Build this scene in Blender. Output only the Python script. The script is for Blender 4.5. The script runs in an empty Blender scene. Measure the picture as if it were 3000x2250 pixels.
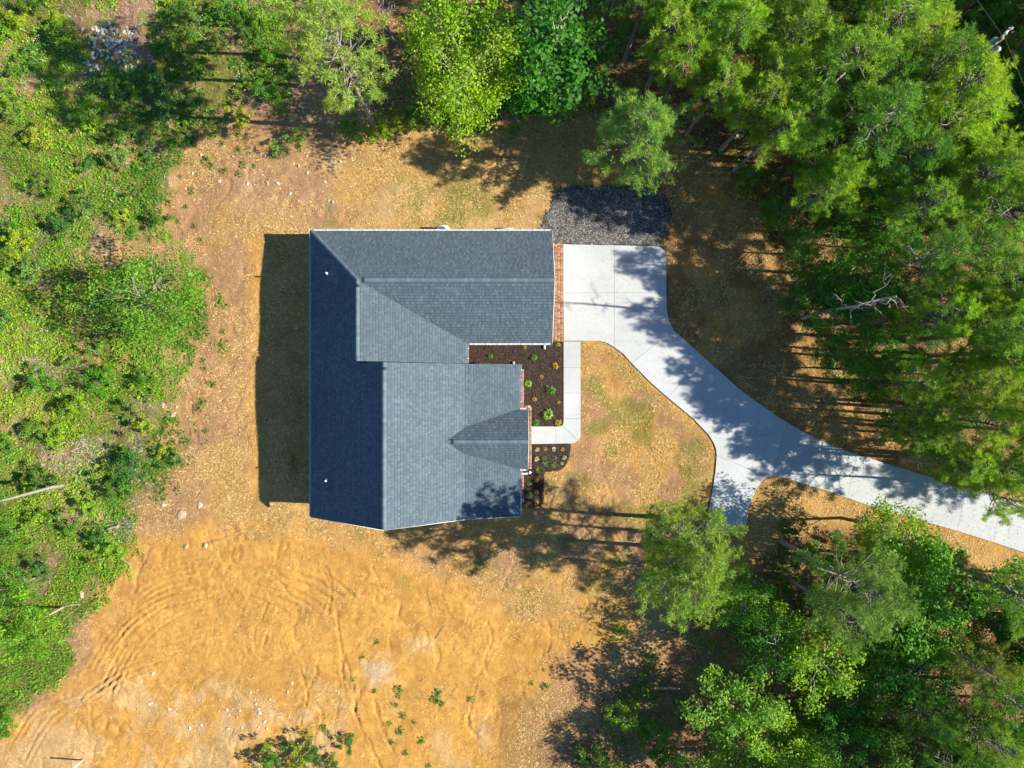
import bpy, math, random
import numpy as np
from mathutils import Vector, Matrix

# ------------------------------------------------------------------ camera, sky, sun, exposure
scene = bpy.context.scene
COL = scene.collection
CAM_H, FPX, CX, CY = 50.0, 2080.0, 1500.0, 1125.0
SC = FPX / CAM_H                                   # photograph pixels per metre on the ground
cam_d = bpy.data.cameras.new('camera')
cam_d.sensor_width = 36.0
cam_d.lens = FPX / 3000.0 * 36.0
cam_d.clip_end = 3000.0
cam = bpy.data.objects.new('camera', cam_d)
cam.location = (0, 0, CAM_H)
COL.objects.link(cam)
scene.camera = cam

SUN_EL = math.radians(34.5)
SUN_SLOPE = 0.065                                  # the sun stands slightly towards -Y of +X
sdir = Vector((1.0, -SUN_SLOPE, 0)).normalized() * math.cos(SUN_EL) + Vector((0, 0, math.sin(SUN_EL)))
world = bpy.data.worlds.new('World')
scene.world = world
world.use_nodes = True
wn = world.node_tree
sky = wn.nodes.new('ShaderNodeTexSky')
sky.sky_type = 'NISHITA'
sky.sun_disc = False
sky.sun_elevation = SUN_EL
sky.sun_rotation = math.atan2(sdir.x, sdir.y)
sky.air_density = 1.0
sky.dust_density = 0.1
sky.ozone_density = 4.0
wn.nodes['Background'].inputs['Strength'].default_value = 0.08
hs = wn.nodes.new('ShaderNodeHueSaturation')
hs.inputs['Saturation'].default_value = 1.1
wn.links.new(sky.outputs[0], hs.inputs['Color'])
wn.links.new(hs.outputs[0], wn.nodes['Background'].inputs['Color'])
sun_d = bpy.data.lights.new('sun', 'SUN')
sun_d.energy = 5.0
sun_d.angle = math.radians(0.5)
sun_d.color = (1.0, 0.91, 0.75)
sun = bpy.data.objects.new('sun', sun_d)
sun.rotation_euler = sdir.to_track_quat('Z', 'Y').to_euler()
sun.location = sdir * 80
COL.objects.link(sun)
scene.view_settings.view_transform = 'Standard'
scene.view_settings.look = 'None'
scene.view_settings.exposure = 1.28
scene.view_settings.gamma = 1.0
scene.cycles.use_denoising = True
scene.cycles.max_bounces = 6
scene.cycles.transparent_max_bounces = 4

rng = np.random.default_rng(7)
random.seed(7)

# ------------------------------------------------------------------ helpers
def G(px, py):
    return ((px - CX) / SC, (CY - py) / SC)

def GP(pts):
    return [G(*p) for p in pts]

def R3(px, py, z):
    k = (CAM_H - z) / FPX
    return ((px - CX) * k, (CY - py) * k, z)

class MB:
    def __init__(s):
        s.v, s.f3, s.f4, s.c, s.n = [], [], [], [], 0
    def add(s, V, F, col=None):
        V = np.asarray(V, float).reshape(-1, 3); F = np.asarray(F, int)
        if F.size:
            (s.f3 if F.shape[1] == 3 else s.f4).append(F + s.n)
        s.v.append(V)
        if col is None: col = (0.5, 0.5, 0.5)
        col = np.asarray(col, float)
        s.c.append(np.broadcast_to(col, (len(V), 3)) if col.ndim == 1 else col)
        s.n += len(V)
    def mesh(s, name, mat=None, smooth=False, color=True):
        V = np.concatenate(s.v)
        loops, starts, k = [], [], 0
        for lst, m in ((s.f3, 3), (s.f4, 4)):
            if lst:
                F = np.concatenate(lst)
                loops.append(F.ravel()); starts.append(k + np.arange(len(F)) * m); k += F.size
        loops = np.concatenate(loops); starts = np.concatenate(starts)
        me = bpy.data.meshes.new(name)
        me.vertices.add(len(V)); me.vertices.foreach_set('co', V.ravel())
        me.loops.add(len(loops)); me.loops.foreach_set('vertex_index', loops)
        me.polygons.add(len(starts)); me.polygons.foreach_set('loop_start', starts)
        if smooth: me.polygons.foreach_set('use_smooth', np.ones(len(starts), bool))
        me.update(calc_edges=True)
        if color:
            a = me.attributes.new('Col', 'FLOAT_COLOR', 'POINT')
            C = np.concatenate(s.c); C = np.concatenate([C, np.ones((len(C), 1))], 1)
            a.data.foreach_set('color', C.ravel())
        if mat: me.materials.append(mat)
        return me

def link(name, me, parent=None, loc=None):
    o = bpy.data.objects.new(name, me)
    COL.objects.link(o)
    if parent: o.parent = parent
    if loc is not None: o.location = loc
    return o

def tag(o, label=None, cat=None, group=None, kind=None):
    if label: o['label'] = label
    if cat: o['category'] = cat
    if group: o['group'] = group
    if kind: o['kind'] = kind
    return o

def empty(name, loc=(0, 0, 0), rz=0, sc=1):
    o = bpy.data.objects.new(name, None)
    o.empty_display_size = 0.2
    o.location = loc; o.rotation_euler = (0, 0, rz); o.scale = (sc, sc, sc)
    COL.objects.link(o)
    return o

BOXF = [(0, 3, 2, 1), (4, 5, 6, 7), (0, 1, 5, 4), (1, 2, 6, 5), (2, 3, 7, 6), (3, 0, 4, 7)]
def box(mb, x0, x1, y0, y1, z0, z1, col=None):
    V = [(x0, y0, z0), (x1, y0, z0), (x1, y1, z0), (x0, y1, z0), (x0, y0, z1), (x1, y0, z1), (x1, y1, z1), (x0, y1, z1)]
    mb.add(V, BOXF, col)

def tube(mb, pts, rad, n=7, col=None, cap=True):
    P = np.asarray(pts, float); m = len(P)
    rad = np.broadcast_to(np.asarray(rad, float), (m,))
    T = np.gradient(P, axis=0); T /= np.linalg.norm(T, axis=1)[:, None] + 1e-9
    ref = np.array([0, 0, 1.0]) if abs(T[0][2]) < 0.8 else np.array([1.0, 0, 0])
    A = np.cross(T, ref); A /= np.linalg.norm(A, axis=1)[:, None] + 1e-9
    B = np.cross(T, A)
    th = np.arange(n) * 2 * math.pi / n
    V = P[:, None, :] + rad[:, None, None] * (A[:, None, :] * np.cos(th)[None, :, None] + B[:, None, :] * np.sin(th)[None, :, None])
    i = np.arange(m - 1)[:, None] * n; j = np.arange(n)[None, :]; j2 = (j + 1) % n
    F = np.stack([i + j, i + j2, i + n + j2, i + n + j], -1).reshape(-1, 4)
    mb.add(V.reshape(-1, 3), F, col)
    if cap:
        c = mb.n
        mb.add(P[-1:], np.zeros((0, 3), int), col)
        last = c - n
        mb.f3.append(np.stack([last + np.arange(n), last + (np.arange(n) + 1) % n, np.full(n, c)], -1))

def prism(name, poly, z0, z1, mat, parent=None):
    n = len(poly)
    a = sum(poly[i][0] * poly[(i + 1) % n][1] - poly[(i + 1) % n][0] * poly[i][1] for i in range(n))
    if a < 0: poly = poly[::-1]
    V = [(x, y, z0) for x, y in poly] + [(x, y, z1) for x, y in poly]
    F = [tuple(range(n - 1, -1, -1)), tuple(range(n, 2 * n))] + [(i, (i + 1) % n, n + (i + 1) % n, n + i) for i in range(n)]
    me = bpy.data.meshes.new(name); me.from_pydata(V, [], F); me.update()
    me.materials.append(mat)
    return link(name, me, parent)

def vnoise(x, y, seed=0):
    r = np.random.default_rng(1000 + seed).random((256, 256))
    xi = np.floor(x).astype(int); yi = np.floor(y).astype(int)
    fx = x - xi; fy = y - yi
    fx = fx * fx * (3 - 2 * fx); fy = fy * fy * (3 - 2 * fy)
    a = r[xi % 256, yi % 256]; b = r[(xi + 1) % 256, yi % 256]; c = r[xi % 256, (yi + 1) % 256]; d = r[(xi + 1) % 256, (yi + 1) % 256]
    return (a * (1 - fx) + b * fx) * (1 - fy) + (c * (1 - fx) + d * fx) * fy

def fbm(x, y, scale, oct=4, seed=0, gain=0.5):
    t, amp, tot = 0, 1, 0
    for i in range(oct):
        t = t + amp * vnoise(x * scale * 2 ** i + 17.3 * i, y * scale * 2 ** i + 9.1 * i, seed + i); tot += amp; amp *= gain
    return t / tot                                  # 0..1

def sdist(poly, x, y):
    """signed distance, positive inside, world metres"""
    P = np.asarray(poly, float); n = len(P)
    d = np.full(x.shape, 1e9); ins = np.zeros(x.shape, bool)
    for i in range(n):
        ax, ay = P[i]; bx, by = P[(i + 1) % n]
        ex, ey = bx - ax, by - ay
        t = np.clip(((x - ax) * ex + (y - ay) * ey) / (ex * ex + ey * ey + 1e-12), 0, 1)
        d = np.minimum(d, (x - ax - t * ex) ** 2 + (y - ay - t * ey) ** 2)
        c = ((ay > y) != (by > y)) & (x < (bx - ax) * (y - ay) / (by - ay + 1e-12) + ax)
        ins ^= c
    d = np.sqrt(d)
    return np.where(ins, d, -d)

def ldist(line, x, y):
    P = np.asarray(line, float); d = np.full(x.shape, 1e9)
    for i in range(len(P) - 1):
        ax, ay = P[i]; ex, ey = P[i + 1] - P[i]
        t = np.clip(((x - ax) * ex + (y - ay) * ey) / (ex * ex + ey * ey + 1e-12), 0, 1)
        d = np.minimum(d, (x - ax - t * ex) ** 2 + (y - ay - t * ey) ** 2)
    return np.sqrt(d)

def curve(pts, k=8):
    """Catmull-Rom through pts"""
    P = np.asarray(pts, float)
    Q = np.vstack([2 * P[0] - P[1], P, 2 * P[-1] - P[-2]])
    out = []
    for i in range(1, len(Q) - 2):
        for t in np.linspace(0, 1, k, endpoint=False):
            a, b, c, d = Q[i - 1], Q[i], Q[i + 1], Q[i + 2]
            out.append(0.5 * (2 * b + (c - a) * t + (2 * a - 5 * b + 4 * c - d) * t * t + (3 * b - a - 3 * c + d) * t ** 3))
    out.append(P[-1])
    return np.array(out)

def smooth(a, b, v):
    t = np.clip((v - a) / (b - a), 0, 1)
    return t * t * (3 - 2 * t)

# ------------------------------------------------------------------ materials
class NT:
    def __init__(s, name):
        s.m = bpy.data.materials.new(name); s.m.use_nodes = True
        s.t = s.m.node_tree; s.b = s.t.nodes['Principled BSDF']; s.out = s.t.nodes['Material Output']
        s.b.inputs['Roughness'].default_value = 0.85
        s.b.inputs['Specular IOR Level'].default_value = 0.25
    def n(s, t, **kw):
        nd = s.t.nodes.new(t)
        for k, v in kw.items():
            if k.startswith('i_'):
                key = k[2:]; key = int(key) if key.isdigit() else key.replace('_', ' ')
                if hasattr(v, 'is_output'): s.t.links.new(v, nd.inputs[key])
                else: nd.inputs[key].default_value = v
            else: setattr(nd, k, v)
        return nd
    def l(s, a, b): s.t.links.new(a, b)
    def obj(s):
        if not hasattr(s, '_o'): s._o = s.n('ShaderNodeTexCoord').outputs['Object']
        return s._o
    def noise(s, scale, detail=4, rough=0.6, vec=None, dist=0):
        return s.n('ShaderNodeTexNoise', i_Vector=vec or s.obj(), i_Scale=scale, i_Detail=detail, i_Roughness=rough, i_Distortion=dist).outputs['Fac']
    def ramp(s, fac, stops):
        nd = s.n('ShaderNodeValToRGB', i_0=fac); e = nd.color_ramp.elements
        while len(e) < len(stops): e.new(0.5)
        for i, (p, c) in enumerate(stops):
            e[i].position = p; e[i].color = (*c, 1) if len(c) == 3 else c
        return nd.outputs['Color']
    def mix(s, fac, a, b, mode='MIX'):
        nd = s.n('ShaderNodeMix', data_type='RGBA', blend_type=mode)
        for k, v in ((0, fac), (6, a), (7, b)):
            if hasattr(v, 'is_output'): s.l(v, nd.inputs[k])
            else: nd.inputs[k].default_value = v if k == 0 else (*v, 1)
        return nd.outputs[2]
    def attr(s, name, out='Fac'): return s.n('ShaderNodeAttribute', attribute_name=name).outputs[out]
    def math(s, op, a, b=0.0):
        nd = s.n('ShaderNodeMath', operation=op)
        for k, v in ((0, a), (1, b)):
            if hasattr(v, 'is_output'): s.l(v, nd.inputs[k])
            else: nd.inputs[k].default_value = v
        return nd.outputs[0]
    def bump(s, h, strength=0.3, dist=0.02):
        s.l(s.n('ShaderNodeBump', i_Height=h, i_Strength=strength, i_Distance=dist).outputs[0], s.b.inputs['Normal'])
    def base(s, c):
        if hasattr(c, 'is_output'): s.l(c, s.b.inputs['Base Color'])
        else: s.b.inputs['Base Color'].default_value = (*c, 1)
        return s

def simple(name, c, var=0.15, scale=8, rough=0.8, bump=0.0, spec=0.25):
    t = NT(name)
    f = t.noise(scale, 5)
    lo = tuple(v * (1 - var) for v in c); hi = tuple(min(1, v * (1 + var)) for v in c)
    t.base(t.ramp(f, [(0.3, lo), (0.7, hi)]))
    t.b.inputs['Roughness'].default_value = rough
    t.b.inputs['Specular IOR Level'].default_value = spec
    if bump: t.bump(f, bump)
    return t.m

def colmat(name, rough=0.85, var=0.25, scale=25, spec=0.2):
    """colour comes from the pieces' own colour attribute, broken up by grain"""
    t = NT(name)
    f = t.noise(scale, 4)
    c = t.mix(1.0, t.attr('Col', 'Color'), t.ramp(f, [(0.25, (1 - var,) * 3), (0.75, (1 + var,) * 3)]), 'MULTIPLY')
    t.base(c); t.b.inputs['Roughness'].default_value = rough; t.b.inputs['Specular IOR Level'].default_value = spec
    return t.m

def leafmat(name, use_obj=True, trans=0.35, rough=0.55):
    t = NT(name)
    c = t.attr('Col', 'Color')
    if use_obj:
        c = t.mix(1.0, c, t.n('ShaderNodeObjectInfo').outputs['Color'], 'MULTIPLY')
        f = t.noise(0.9, 3)
        c = t.mix(1.0, c, t.ramp(f, [(0.3, (0.78, 0.84, 0.9)), (0.7, (1.2, 1.12, 0.9))]), 'MULTIPLY')
    t.base(c); t.b.inputs['Roughness'].default_value = rough; t.b.inputs['Specular IOR Level'].default_value = 0.3
    tr = t.n('ShaderNodeBsdfTranslucent')
    t.l(t.mix(1.0, c, (1.25, 1.15, 0.45), 'MULTIPLY'), tr.inputs['Color'])
    mx = t.n('ShaderNodeMixShader', i_0=trans)
    t.l(t.b.outputs[0], mx.inputs[1]); t.l(tr.outputs[0], mx.inputs[2]); t.l(mx.outputs[0], t.out.inputs['Surface'])
    return t.m

M = {}
M['leaf'] = leafmat('leaf', trans=0.45)
M['needle'] = leafmat('needle', trans=0.42, rough=0.5)
M['weed'] = leafmat('weed_leaf', use_obj=False, trans=0.35)
M['straw'] = colmat('straw', var=0.1)
M['stone'] = colmat('stone', var=0.3, scale=9)
M['shingle'] = colmat('asphalt_shingle', var=0.22, scale=60, rough=0.9, spec=0.15)
M['brick'] = colmat('brick', var=0.25, scale=30)
M['gutter'] = simple('white_aluminium', (0.42, 0.44, 0.47), 0.04, 3, 0.5, spec=0.5)
M['siding'] = simple('white_siding', (0.62, 0.62, 0.6), 0.05, 4, 0.6)
M['glass'] = simple('window_glass', (0.03, 0.04, 0.05), 0.1, 2, 0.08, spec=0.6)
M['mortar'] = simple('mortar', (0.36, 0.31, 0.27), 0.2, 30, 0.95)
M['joint'] = simple('joint_filler', (0.12, 0.11, 0.10), 0.3, 20, 0.95)
M['dark'] = simple('dark_vent', (0.03, 0.032, 0.036), 0.1, 20, 0.9)
M['pipe'] = simple('white_pipe', (0.82, 0.82, 0.8), 0.04, 6, 0.4, spec=0.4)
M['pole'] = simple('weathered_pole', (0.22, 0.15, 0.1), 0.3, 20, 0.9, 0.3)
M['metal'] = simple('galvanised_metal', (0.34, 0.37, 0.41), 0.12, 12, 0.4, spec=0.5)
M['wood'] = simple('grey_dead_wood', (0.27, 0.225, 0.18), 0.3, 14, 0.9, 0.3)

def barkmat(name, a, b):
    t = NT(name)
    mp = t.n('ShaderNodeMapping', i_Vector=t.obj()); mp.inputs['Scale'].default_value = (6, 6, 1.6)
    f = t.noise(3.0, 6, 0.7, mp.outputs[0])
    t.base(t.ramp(f, [(0.3, a), (0.7, b)])); t.bump(f, 0.6, 0.05)
    return t.m
M['bark'] = barkmat('pine_bark', (0.09, 0.075, 0.065), (0.30, 0.26, 0.225))
M['bark2'] = barkmat('pale_bark', (0.16, 0.13, 0.10), (0.42, 0.37, 0.31))
M['bark3'] = barkmat('bleached_dead_bark', (0.16, 0.145, 0.13), (0.36, 0.33, 0.30))

def smoothn(t, v, a, b):
    nd = t.n('ShaderNodeMapRange', interpolation_type='SMOOTHSTEP', i_Value=v, i_1=a, i_2=b)
    return nd.outputs[0]
def concrete():
    t = NT('broom_finished_concrete')
    a = t.noise(0.35, 5, 0.6); b = t.noise(4, 5, 0.7); c = t.noise(60, 3, 0.6)
    col = t.ramp(a, [(0.3, (0.345, 0.37, 0.39)), (0.7, (0.41, 0.435, 0.455))])
    col = t.mix(1.0, col, t.ramp(b, [(0.3, (0.93, 0.93, 0.92)), (0.55, (1, 1, 1)), (0.8, (1.03, 1.03, 1.02))]), 'MULTIPLY')
    r = t.n('ShaderNodeObjectInfo').outputs['Random']
    col = t.mix(1.0, col, t.ramp(r, [(0.0, (0.92, 0.92, 0.92)), (1.0, (1.04, 1.04, 1.04))]), 'MULTIPLY')
    col = t.mix(t.math('MULTIPLY', smoothn(t, t.noise(0.8, 6, 0.75), 0.56, 0.75), 0.35), col, (0.36, 0.32, 0.26))
    st = t.n('ShaderNodeTexVoronoi', i_Vector=t.obj(), i_Scale=1.1).outputs['Distance']
    col = t.mix(t.math('MULTIPLY', t.math('LESS_THAN', st, 0.045), 0.25), col, (0.25, 0.24, 0.22))
    mpw = t.n('ShaderNodeMapping', i_Vector=t.obj()); mpw.inputs['Scale'].default_value = (0.25, 3.2, 1); mpw.inputs['Rotation'].default_value = (0, 0, 0.35)
    wm_ = t.noise(1.0, 4, 0.6, mpw.outputs[0], 0.6)
    col = t.mix(t.math('MULTIPLY', smoothn(t, wm_, 0.55, 0.72), 0.16), col, (0.24, 0.23, 0.21))
    t.base(col); t.bump(c, 0.15, 0.004)
    return t.m
M['concrete'] = concrete()

def mulch():
    t = NT('bark_mulch')
    a = t.noise(1.4, 4); b = t.noise(38, 4, 0.7)
    col = t.ramp(b, [(0.3, (0.014, 0.010, 0.008)), (0.5, (0.034, 0.023, 0.019)), (0.75, (0.08, 0.054, 0.043))])
    col = t.mix(1.0, col, t.ramp(a, [(0.3, (0.8, 0.8, 0.8)), (0.7, (1.2, 1.15, 1.1))]), 'MULTIPLY')
    t.base(col); t.bump(b, 0.9, 0.05)
    return t.m
M['mulch'] = mulch()

def gravel_bed():
    t = NT('gravel_bed')
    v = t.n('ShaderNodeTexVoronoi', i_Vector=t.obj(), i_Scale=16)
    col = t.ramp(v.outputs['Color'], [(0.2, (0.05, 0.05, 0.052)), (0.6, (0.12, 0.118, 0.115)), (0.95, (0.3, 0.29, 0.28))])
    t.base(col); t.bump(v.outputs['Distance'], 0.8, 0.04)
    return t.m
M['gravel'] = gravel_bed()

def ground_mat():
    t = NT('soil_and_dry_grass')
    n1 = t.noise(0.35, 4, 0.6); n2 = t.noise(2.2, 5, 0.65); n3 = t.noise(14, 5, 0.7); n4 = t.noise(45, 4, 0.7)
    mp = t.n('ShaderNodeMapping', i_Vector=t.obj()); mp.inputs['Scale'].default_value = (9, 26, 1); mp.inputs['Rotation'].default_value = (0, 0, 0.7)
    fib = t.noise(1.0, 5, 0.75, mp.outputs[0], 1.5)
    straw = t.ramp(fib, [(0.3, (0.15, 0.08, 0.025)), (0.45, (0.32, 0.19, 0.066)), (0.58, (0.47, 0.315, 0.125)), (0.75, (0.60, 0.45, 0.225))])
    straw = t.mix(t.math('MULTIPLY', smoothn(t, n2, 0.52, 0.68), 0.65), straw, (0.38, 0.20, 0.055))
    dirt = t.ramp(n2, [(0.25, (0.375, 0.195, 0.046)), (0.5, (0.45, 0.252, 0.064)), (0.75, (0.50, 0.31, 0.095))])
    dirt = t.mix(1.0, dirt, t.ramp(n3, [(0.25, (0.78, 0.76, 0.72)), (0.5, (1, 1, 1)), (0.8, (1.12, 1.14, 1.2))]), 'MULTIPLY')
    pale = t.ramp(n3, [(0.3, (0.28, 0.18, 0.085)), (0.5, (0.45, 0.335, 0.19)), (0.68, (0.62, 0.53, 0.38))])
    soil = t.ramp(n3, [(0.28, (0.17, 0.088, 0.046)), (0.5, (0.30, 0.175, 0.10)), (0.75, (0.44, 0.30, 0.19))])
    litter = t.ramp(n3, [(0.28, (0.07, 0.037, 0.018)), (0.5, (0.17, 0.092, 0.044)), (0.72, (0.31, 0.19, 0.105))])
    green = t.ramp(fib, [(0.3, (0.05, 0.07, 0.012)), (0.7, (0.20, 0.22, 0.045))])
    col = t.mix(t.attr('dirt'), straw, dirt)
    col = t.mix(t.attr('pale'), col, pale)
    col = t.mix(t.attr('soil'), col, soil)
    col = t.mix(t.attr('green'), col, green)
    col = t.mix(t.attr('litter'), col, litter)
    col = t.mix(1.0, col, t.ramp(n4, [(0.25, (0.8, 0.8, 0.8)), (0.75, (1.18, 1.18, 1.18))]), 'MULTIPLY')
    n5 = t.noise(0.9, 5, 0.7)
    col = t.mix(1.0, col, t.ramp(n1, [(0.3, (0.82, 0.80, 0.80)), (0.7, (1.1, 1.07, 1.02))]), 'MULTIPLY')
    col = t.mix(1.0, col, t.ramp(n5, [(0.3, (0.78, 0.74, 0.70)), (0.55, (1.0, 1.0, 1.0)), (0.75, (1.12, 1.12, 1.14))]), 'MULTIPLY')
    t.base(col); t.b.inputs['Roughness'].default_value = 0.95; t.b.inputs['Specular IOR Level'].default_value = 0.1
    h = t.math('ADD', t.math('MULTIPLY', n3, 0.7), t.math('MULTIPLY', n4, 0.35))
    cr = t.noise(3.2, 6, 0.75, None, 1.2)
    h = t.math('ADD', h, t.math('MULTIPLY', cr, 0.9))
    t.bump(h, 0.8, 0.08)
    return t.m
M['ground'] = ground_mat()

# ------------------------------------------------------------------ outlines on the ground (metres)
HOUSE = [(-13.1, 9.9), (2.45, 9.9), (2.45, 3.0), (-3.2, 3.0), (-3.2, 1.0), (0.3, 1.0), (0.3, -1.7), (1.0, -1.7), (1.0, -5.75), (0.3, -5.75), (0.3, -8.55), (-13.1, -8.55)]
PANELS = [
 [(1650, 716), (1800, 719), (1800, 858), (1650, 858)],
 [(1800, 719), (1922, 722), (1937, 726), (1947, 735), (1951, 750), (1952, 858), (1800, 858)],
 [(1650, 858), (1800, 858), (1800, 1018), (1780, 1006), (1756, 999), (1651, 998)],
 [(1800, 858), (1952, 858), (1953, 905), (1960, 940), (1973, 967), (1850, 1064), (1825, 1036), (1800, 1018)],
 [(1973, 967), (2000, 992), (2065, 1050), (1955, 1164), (1905, 1120), (1850, 1064)],
 [(2065, 1050), (2120, 1099), (2167, 1141), (2075, 1273), (2030, 1226), (1955, 1164)],
 [(2167, 1141), (2220, 1180), (2271, 1216), (2305, 1237), (2262, 1395), (2250, 1399), (2099, 1334), (2097, 1315), (2090, 1297), (2075, 1273)],
 [(2099, 1334), (2250, 1399), (2234, 1407), (2221, 1423), (2210, 1443), (2202, 1470), (2084, 1454), (2095, 1383)],
 [(2084, 1454), (2202, 1470), (2192, 1502), (2181, 1566), (2066, 1550), (2075, 1500)],
 [(2305, 1237), (2362, 1270), (2400, 1288), (2376, 1424), (2316, 1405), (2289, 1397), (2262, 1395)],
 [(2400, 1288), (2452, 1311), (2510, 1331), (2482, 1459), (2407, 1433), (2376, 1424)],
 [(2510, 1331), (2574, 1351), (2622, 1366), (2592, 1496), (2540, 1479), (2482, 1459)],
 [(2622, 1366), (2725, 1397), (2697, 1525), (2592, 1496)],
 [(2725, 1397), (2830, 1427), (2803, 1555), (2697, 1525)],
 [(2830, 1427), (2935, 1459), (2908, 1588), (2803, 1555)],
 [(2935, 1459), (3060, 1497), (3033, 1630), (2908, 1588)],
 [(3060, 1497), (3400, 1600), (3373, 1735), (3033, 1630)],
]
WALKS = [
 [(1651, 1001), (1701, 1001), (1701, 1077), (1651, 1077)],
 [(1651, 1077), (1701, 1077), (1701, 1152), (1651, 1152)],
 [(1651, 1152), (1701, 1152), (1701, 1226), (1651, 1226)],
 [(1651, 1226), (1701, 1226), (1701, 1275), (1699, 1283), (1693, 1291), (1647, 1246), (1650, 1241)],
 [(1647, 1246), (1693, 1291), (1684, 1297), (1672, 1299), (1628, 1300), (1628, 1249), (1637, 1249)],
 [(1628, 1249), (1628, 1300), (1557, 1301), (1557, 1249)],
]
BED1 = [(1372, 1000), (1650, 1001), (1650, 1236), (1646, 1245), (1637, 1249), (1557, 1249), (1557, 1196), (1510, 1196), (1510, 1078), (1372, 1078)]
BED2 = [(1557, 1301), (1671, 1300), (1670, 1330), (1664, 1352), (1652, 1370), (1636, 1380), (1600, 1382), (1594, 1390), (1594, 1462), (1590, 1475), (1580, 1483), (1560, 1488), (1510, 1488), (1510, 1370), (1557, 1370)]
GRAVEL = [(1600, 690), (1590, 660), (1597, 640), (1610, 605), (1618, 570), (1632, 552), (1690, 543), (1800, 540), (1880, 545), (1930, 560), (1955, 590), (1967, 625), (1955, 660), (1945, 690), (1940, 716), (1940, 724), (1648, 718), (1600, 716)]
APRON = [(1608, 716), (1650, 716), (1651, 1000), (1608, 1000)]

def inset(poly, d):
    P = [Vector(p) for p in poly]; n = len(P); out = []
    a = sum(P[i].x * P[(i + 1) % n].y - P[(i + 1) % n].x * P[i].y for i in range(n))
    sgn = 1 if a > 0 else -1
    for i in range(n):
        p0, p1, p2 = P[i - 1], P[i], P[(i + 1) % n]
        e1 = (p1 - p0).normalized(); e2 = (p2 - p1).normalized()
        n1 = Vector((-e1.y, e1.x)) * sgn; n2 = Vector((-e2.y, e2.x)) * sgn
        b = (n1 + n2); b = b / max(0.3, b.length_squared) * 2
        out.append((p1.x + b.x * d, p1.y + b.y * d))
    return out

# ------------------------------------------------------------------ ground sheet
GR = 0.09
fx = np.arange(-37.8, 37.81, GR); fy = np.arange(-28.8, 28.81, GR)
ext = np.array([1, 2.5, 5, 9, 15, 25, 45, 80, 150, 300, 600.0])
gx = np.concatenate([fx[0] - ext[::-1], fx, fx[-1] + ext]); gy = np.concatenate([fy[0] - ext[::-1], fy, fy[-1] + ext])
X, Y = np.meshgrid(gx, gy, indexing='ij')
n_lo = fbm(X, Y, 0.12, 3, 1); n_md = fbm(X, Y, 0.5, 4, 5); n_hi = fbm(X, Y, 2.0, 4, 11); n_vh = fbm(X, Y, 5.0, 3, 19)
def zone(pts, soft=1.2, amp=2.0, n=None, shift=0.0):
    return smooth(-soft, soft, sdist(GP(pts), X, Y) + ((n_md if n is None else n) - 0.5) * 2 * amp + shift)
hard = np.full(X.shape, -1e9)
for poly in [GP(p) for p in PANELS] + [GP(p) for p in WALKS] + [HOUSE, GP(BED1), GP(BED2), GP(GRAVEL), GP(APRON)]:
    hard = np.maximum(hard, sdist(poly, X, Y))
flat = smooth(0.2, 2.5, -hard)                     # 0 on built things
z_dirt = zone([(330, 1590), (430, 1552), (600, 1545), (760, 1560), (900, 1548), (1010, 1580), (1150, 1610), (1330, 1690), (1500, 1800), (1680, 1830), (1850, 1800), (1880, 1900), (1780, 1980), (1600, 2020), (1500, 2120), (1470, 2300), (-300, 2330), (-300, 2230), (100, 2060), (215, 1950), (260, 1800)], 0.8, 1.6)
z_dirt = np.maximum(z_dirt, 0.75 * smooth(0.52, 0.66, fbm(X, Y, 0.7, 4, 33)) * zone([(640, 1480), (920, 1530), (1150, 1570), (1500, 1530), (1950, 1560), (1900, 1850), (900, 1800)], 1, 1))
z_dirt = np.maximum(z_dirt, 0.8 * zone([(725, 700), (775, 690), (775, 1000), (765, 1460), (735, 1470), (735, 1100)], 0.6, 0.5, n_hi))
z_dirt = np.maximum(z_dirt, 0.75 * smooth(0.42, 0.6, fbm(X, Y, 0.9, 4, 141)) * zone([(1960, 560), (2060, 500), (2190, 580), (2300, 860), (2460, 1190), (2720, 1310), (2830, 1420), (2360, 1262), (1985, 960), (1960, 720)], 1.0, 0.6))
z_dirt = np.maximum(z_dirt, 0.4 * smooth(0.52, 0.64, fbm(X, Y, 0.55, 4, 147)) * zone([(1705, 1005), (1900, 1140), (2090, 1310), (2070, 1530), (1760, 1530), (1680, 1330)], 0.8, 0.5))
edge_drv = smooth(0.75, 0.1, -hard) * smooth(1560, 1720, X * SC + CX)
z_dirt = np.maximum(z_dirt, 0.85 * edge_drv * smooth(0.35, 0.6, n_hi))
z_pale = zone([(60, 2100), (300, 2010), (560, 2000), (900, 2010), (1000, 2080), (1000, 2300), (-200, 2300)], 1.5, 2.0) * smooth(0.35, 0.6, fbm(X, Y, 0.9, 4, 41)) * 0.5
z_pale = np.maximum(z_pale, zone([(1060, 1940), (1140, 1930), (1150, 1990), (1090, 2010)], 0.5, 0.5, n_hi))
z_pale = np.maximum(z_pale, 0.8 * zone([(1200, 1880), (1270, 1880), (1270, 1900), (1200, 1910)], 0.5, 0.4, n_hi))
z_pale = np.maximum(z_pale, 0.4 * smooth(0.5, 0.7, fbm(X, Y, 0.6, 4, 47)) * zone([(1150, 2000), (1300, 1990), (1450, 2100), (1480, 2260), (1150, 2260)], 1.0, 1.0))
z_pale = np.maximum(z_pale, 0.4 * zone([(790, 560), (1100, 540), (1600, 560), (1600, 675), (790, 675)], 1.2, 1.2) * smooth(0.38, 0.58, fbm(X, Y, 0.8, 4, 181)))
z_pale = np.maximum(z_pale, 0.6 * zone([(700, 500), (900, 430), (1000, 450), (960, 620), (760, 640), (690, 590)], 1.2, 1.2))
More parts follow.
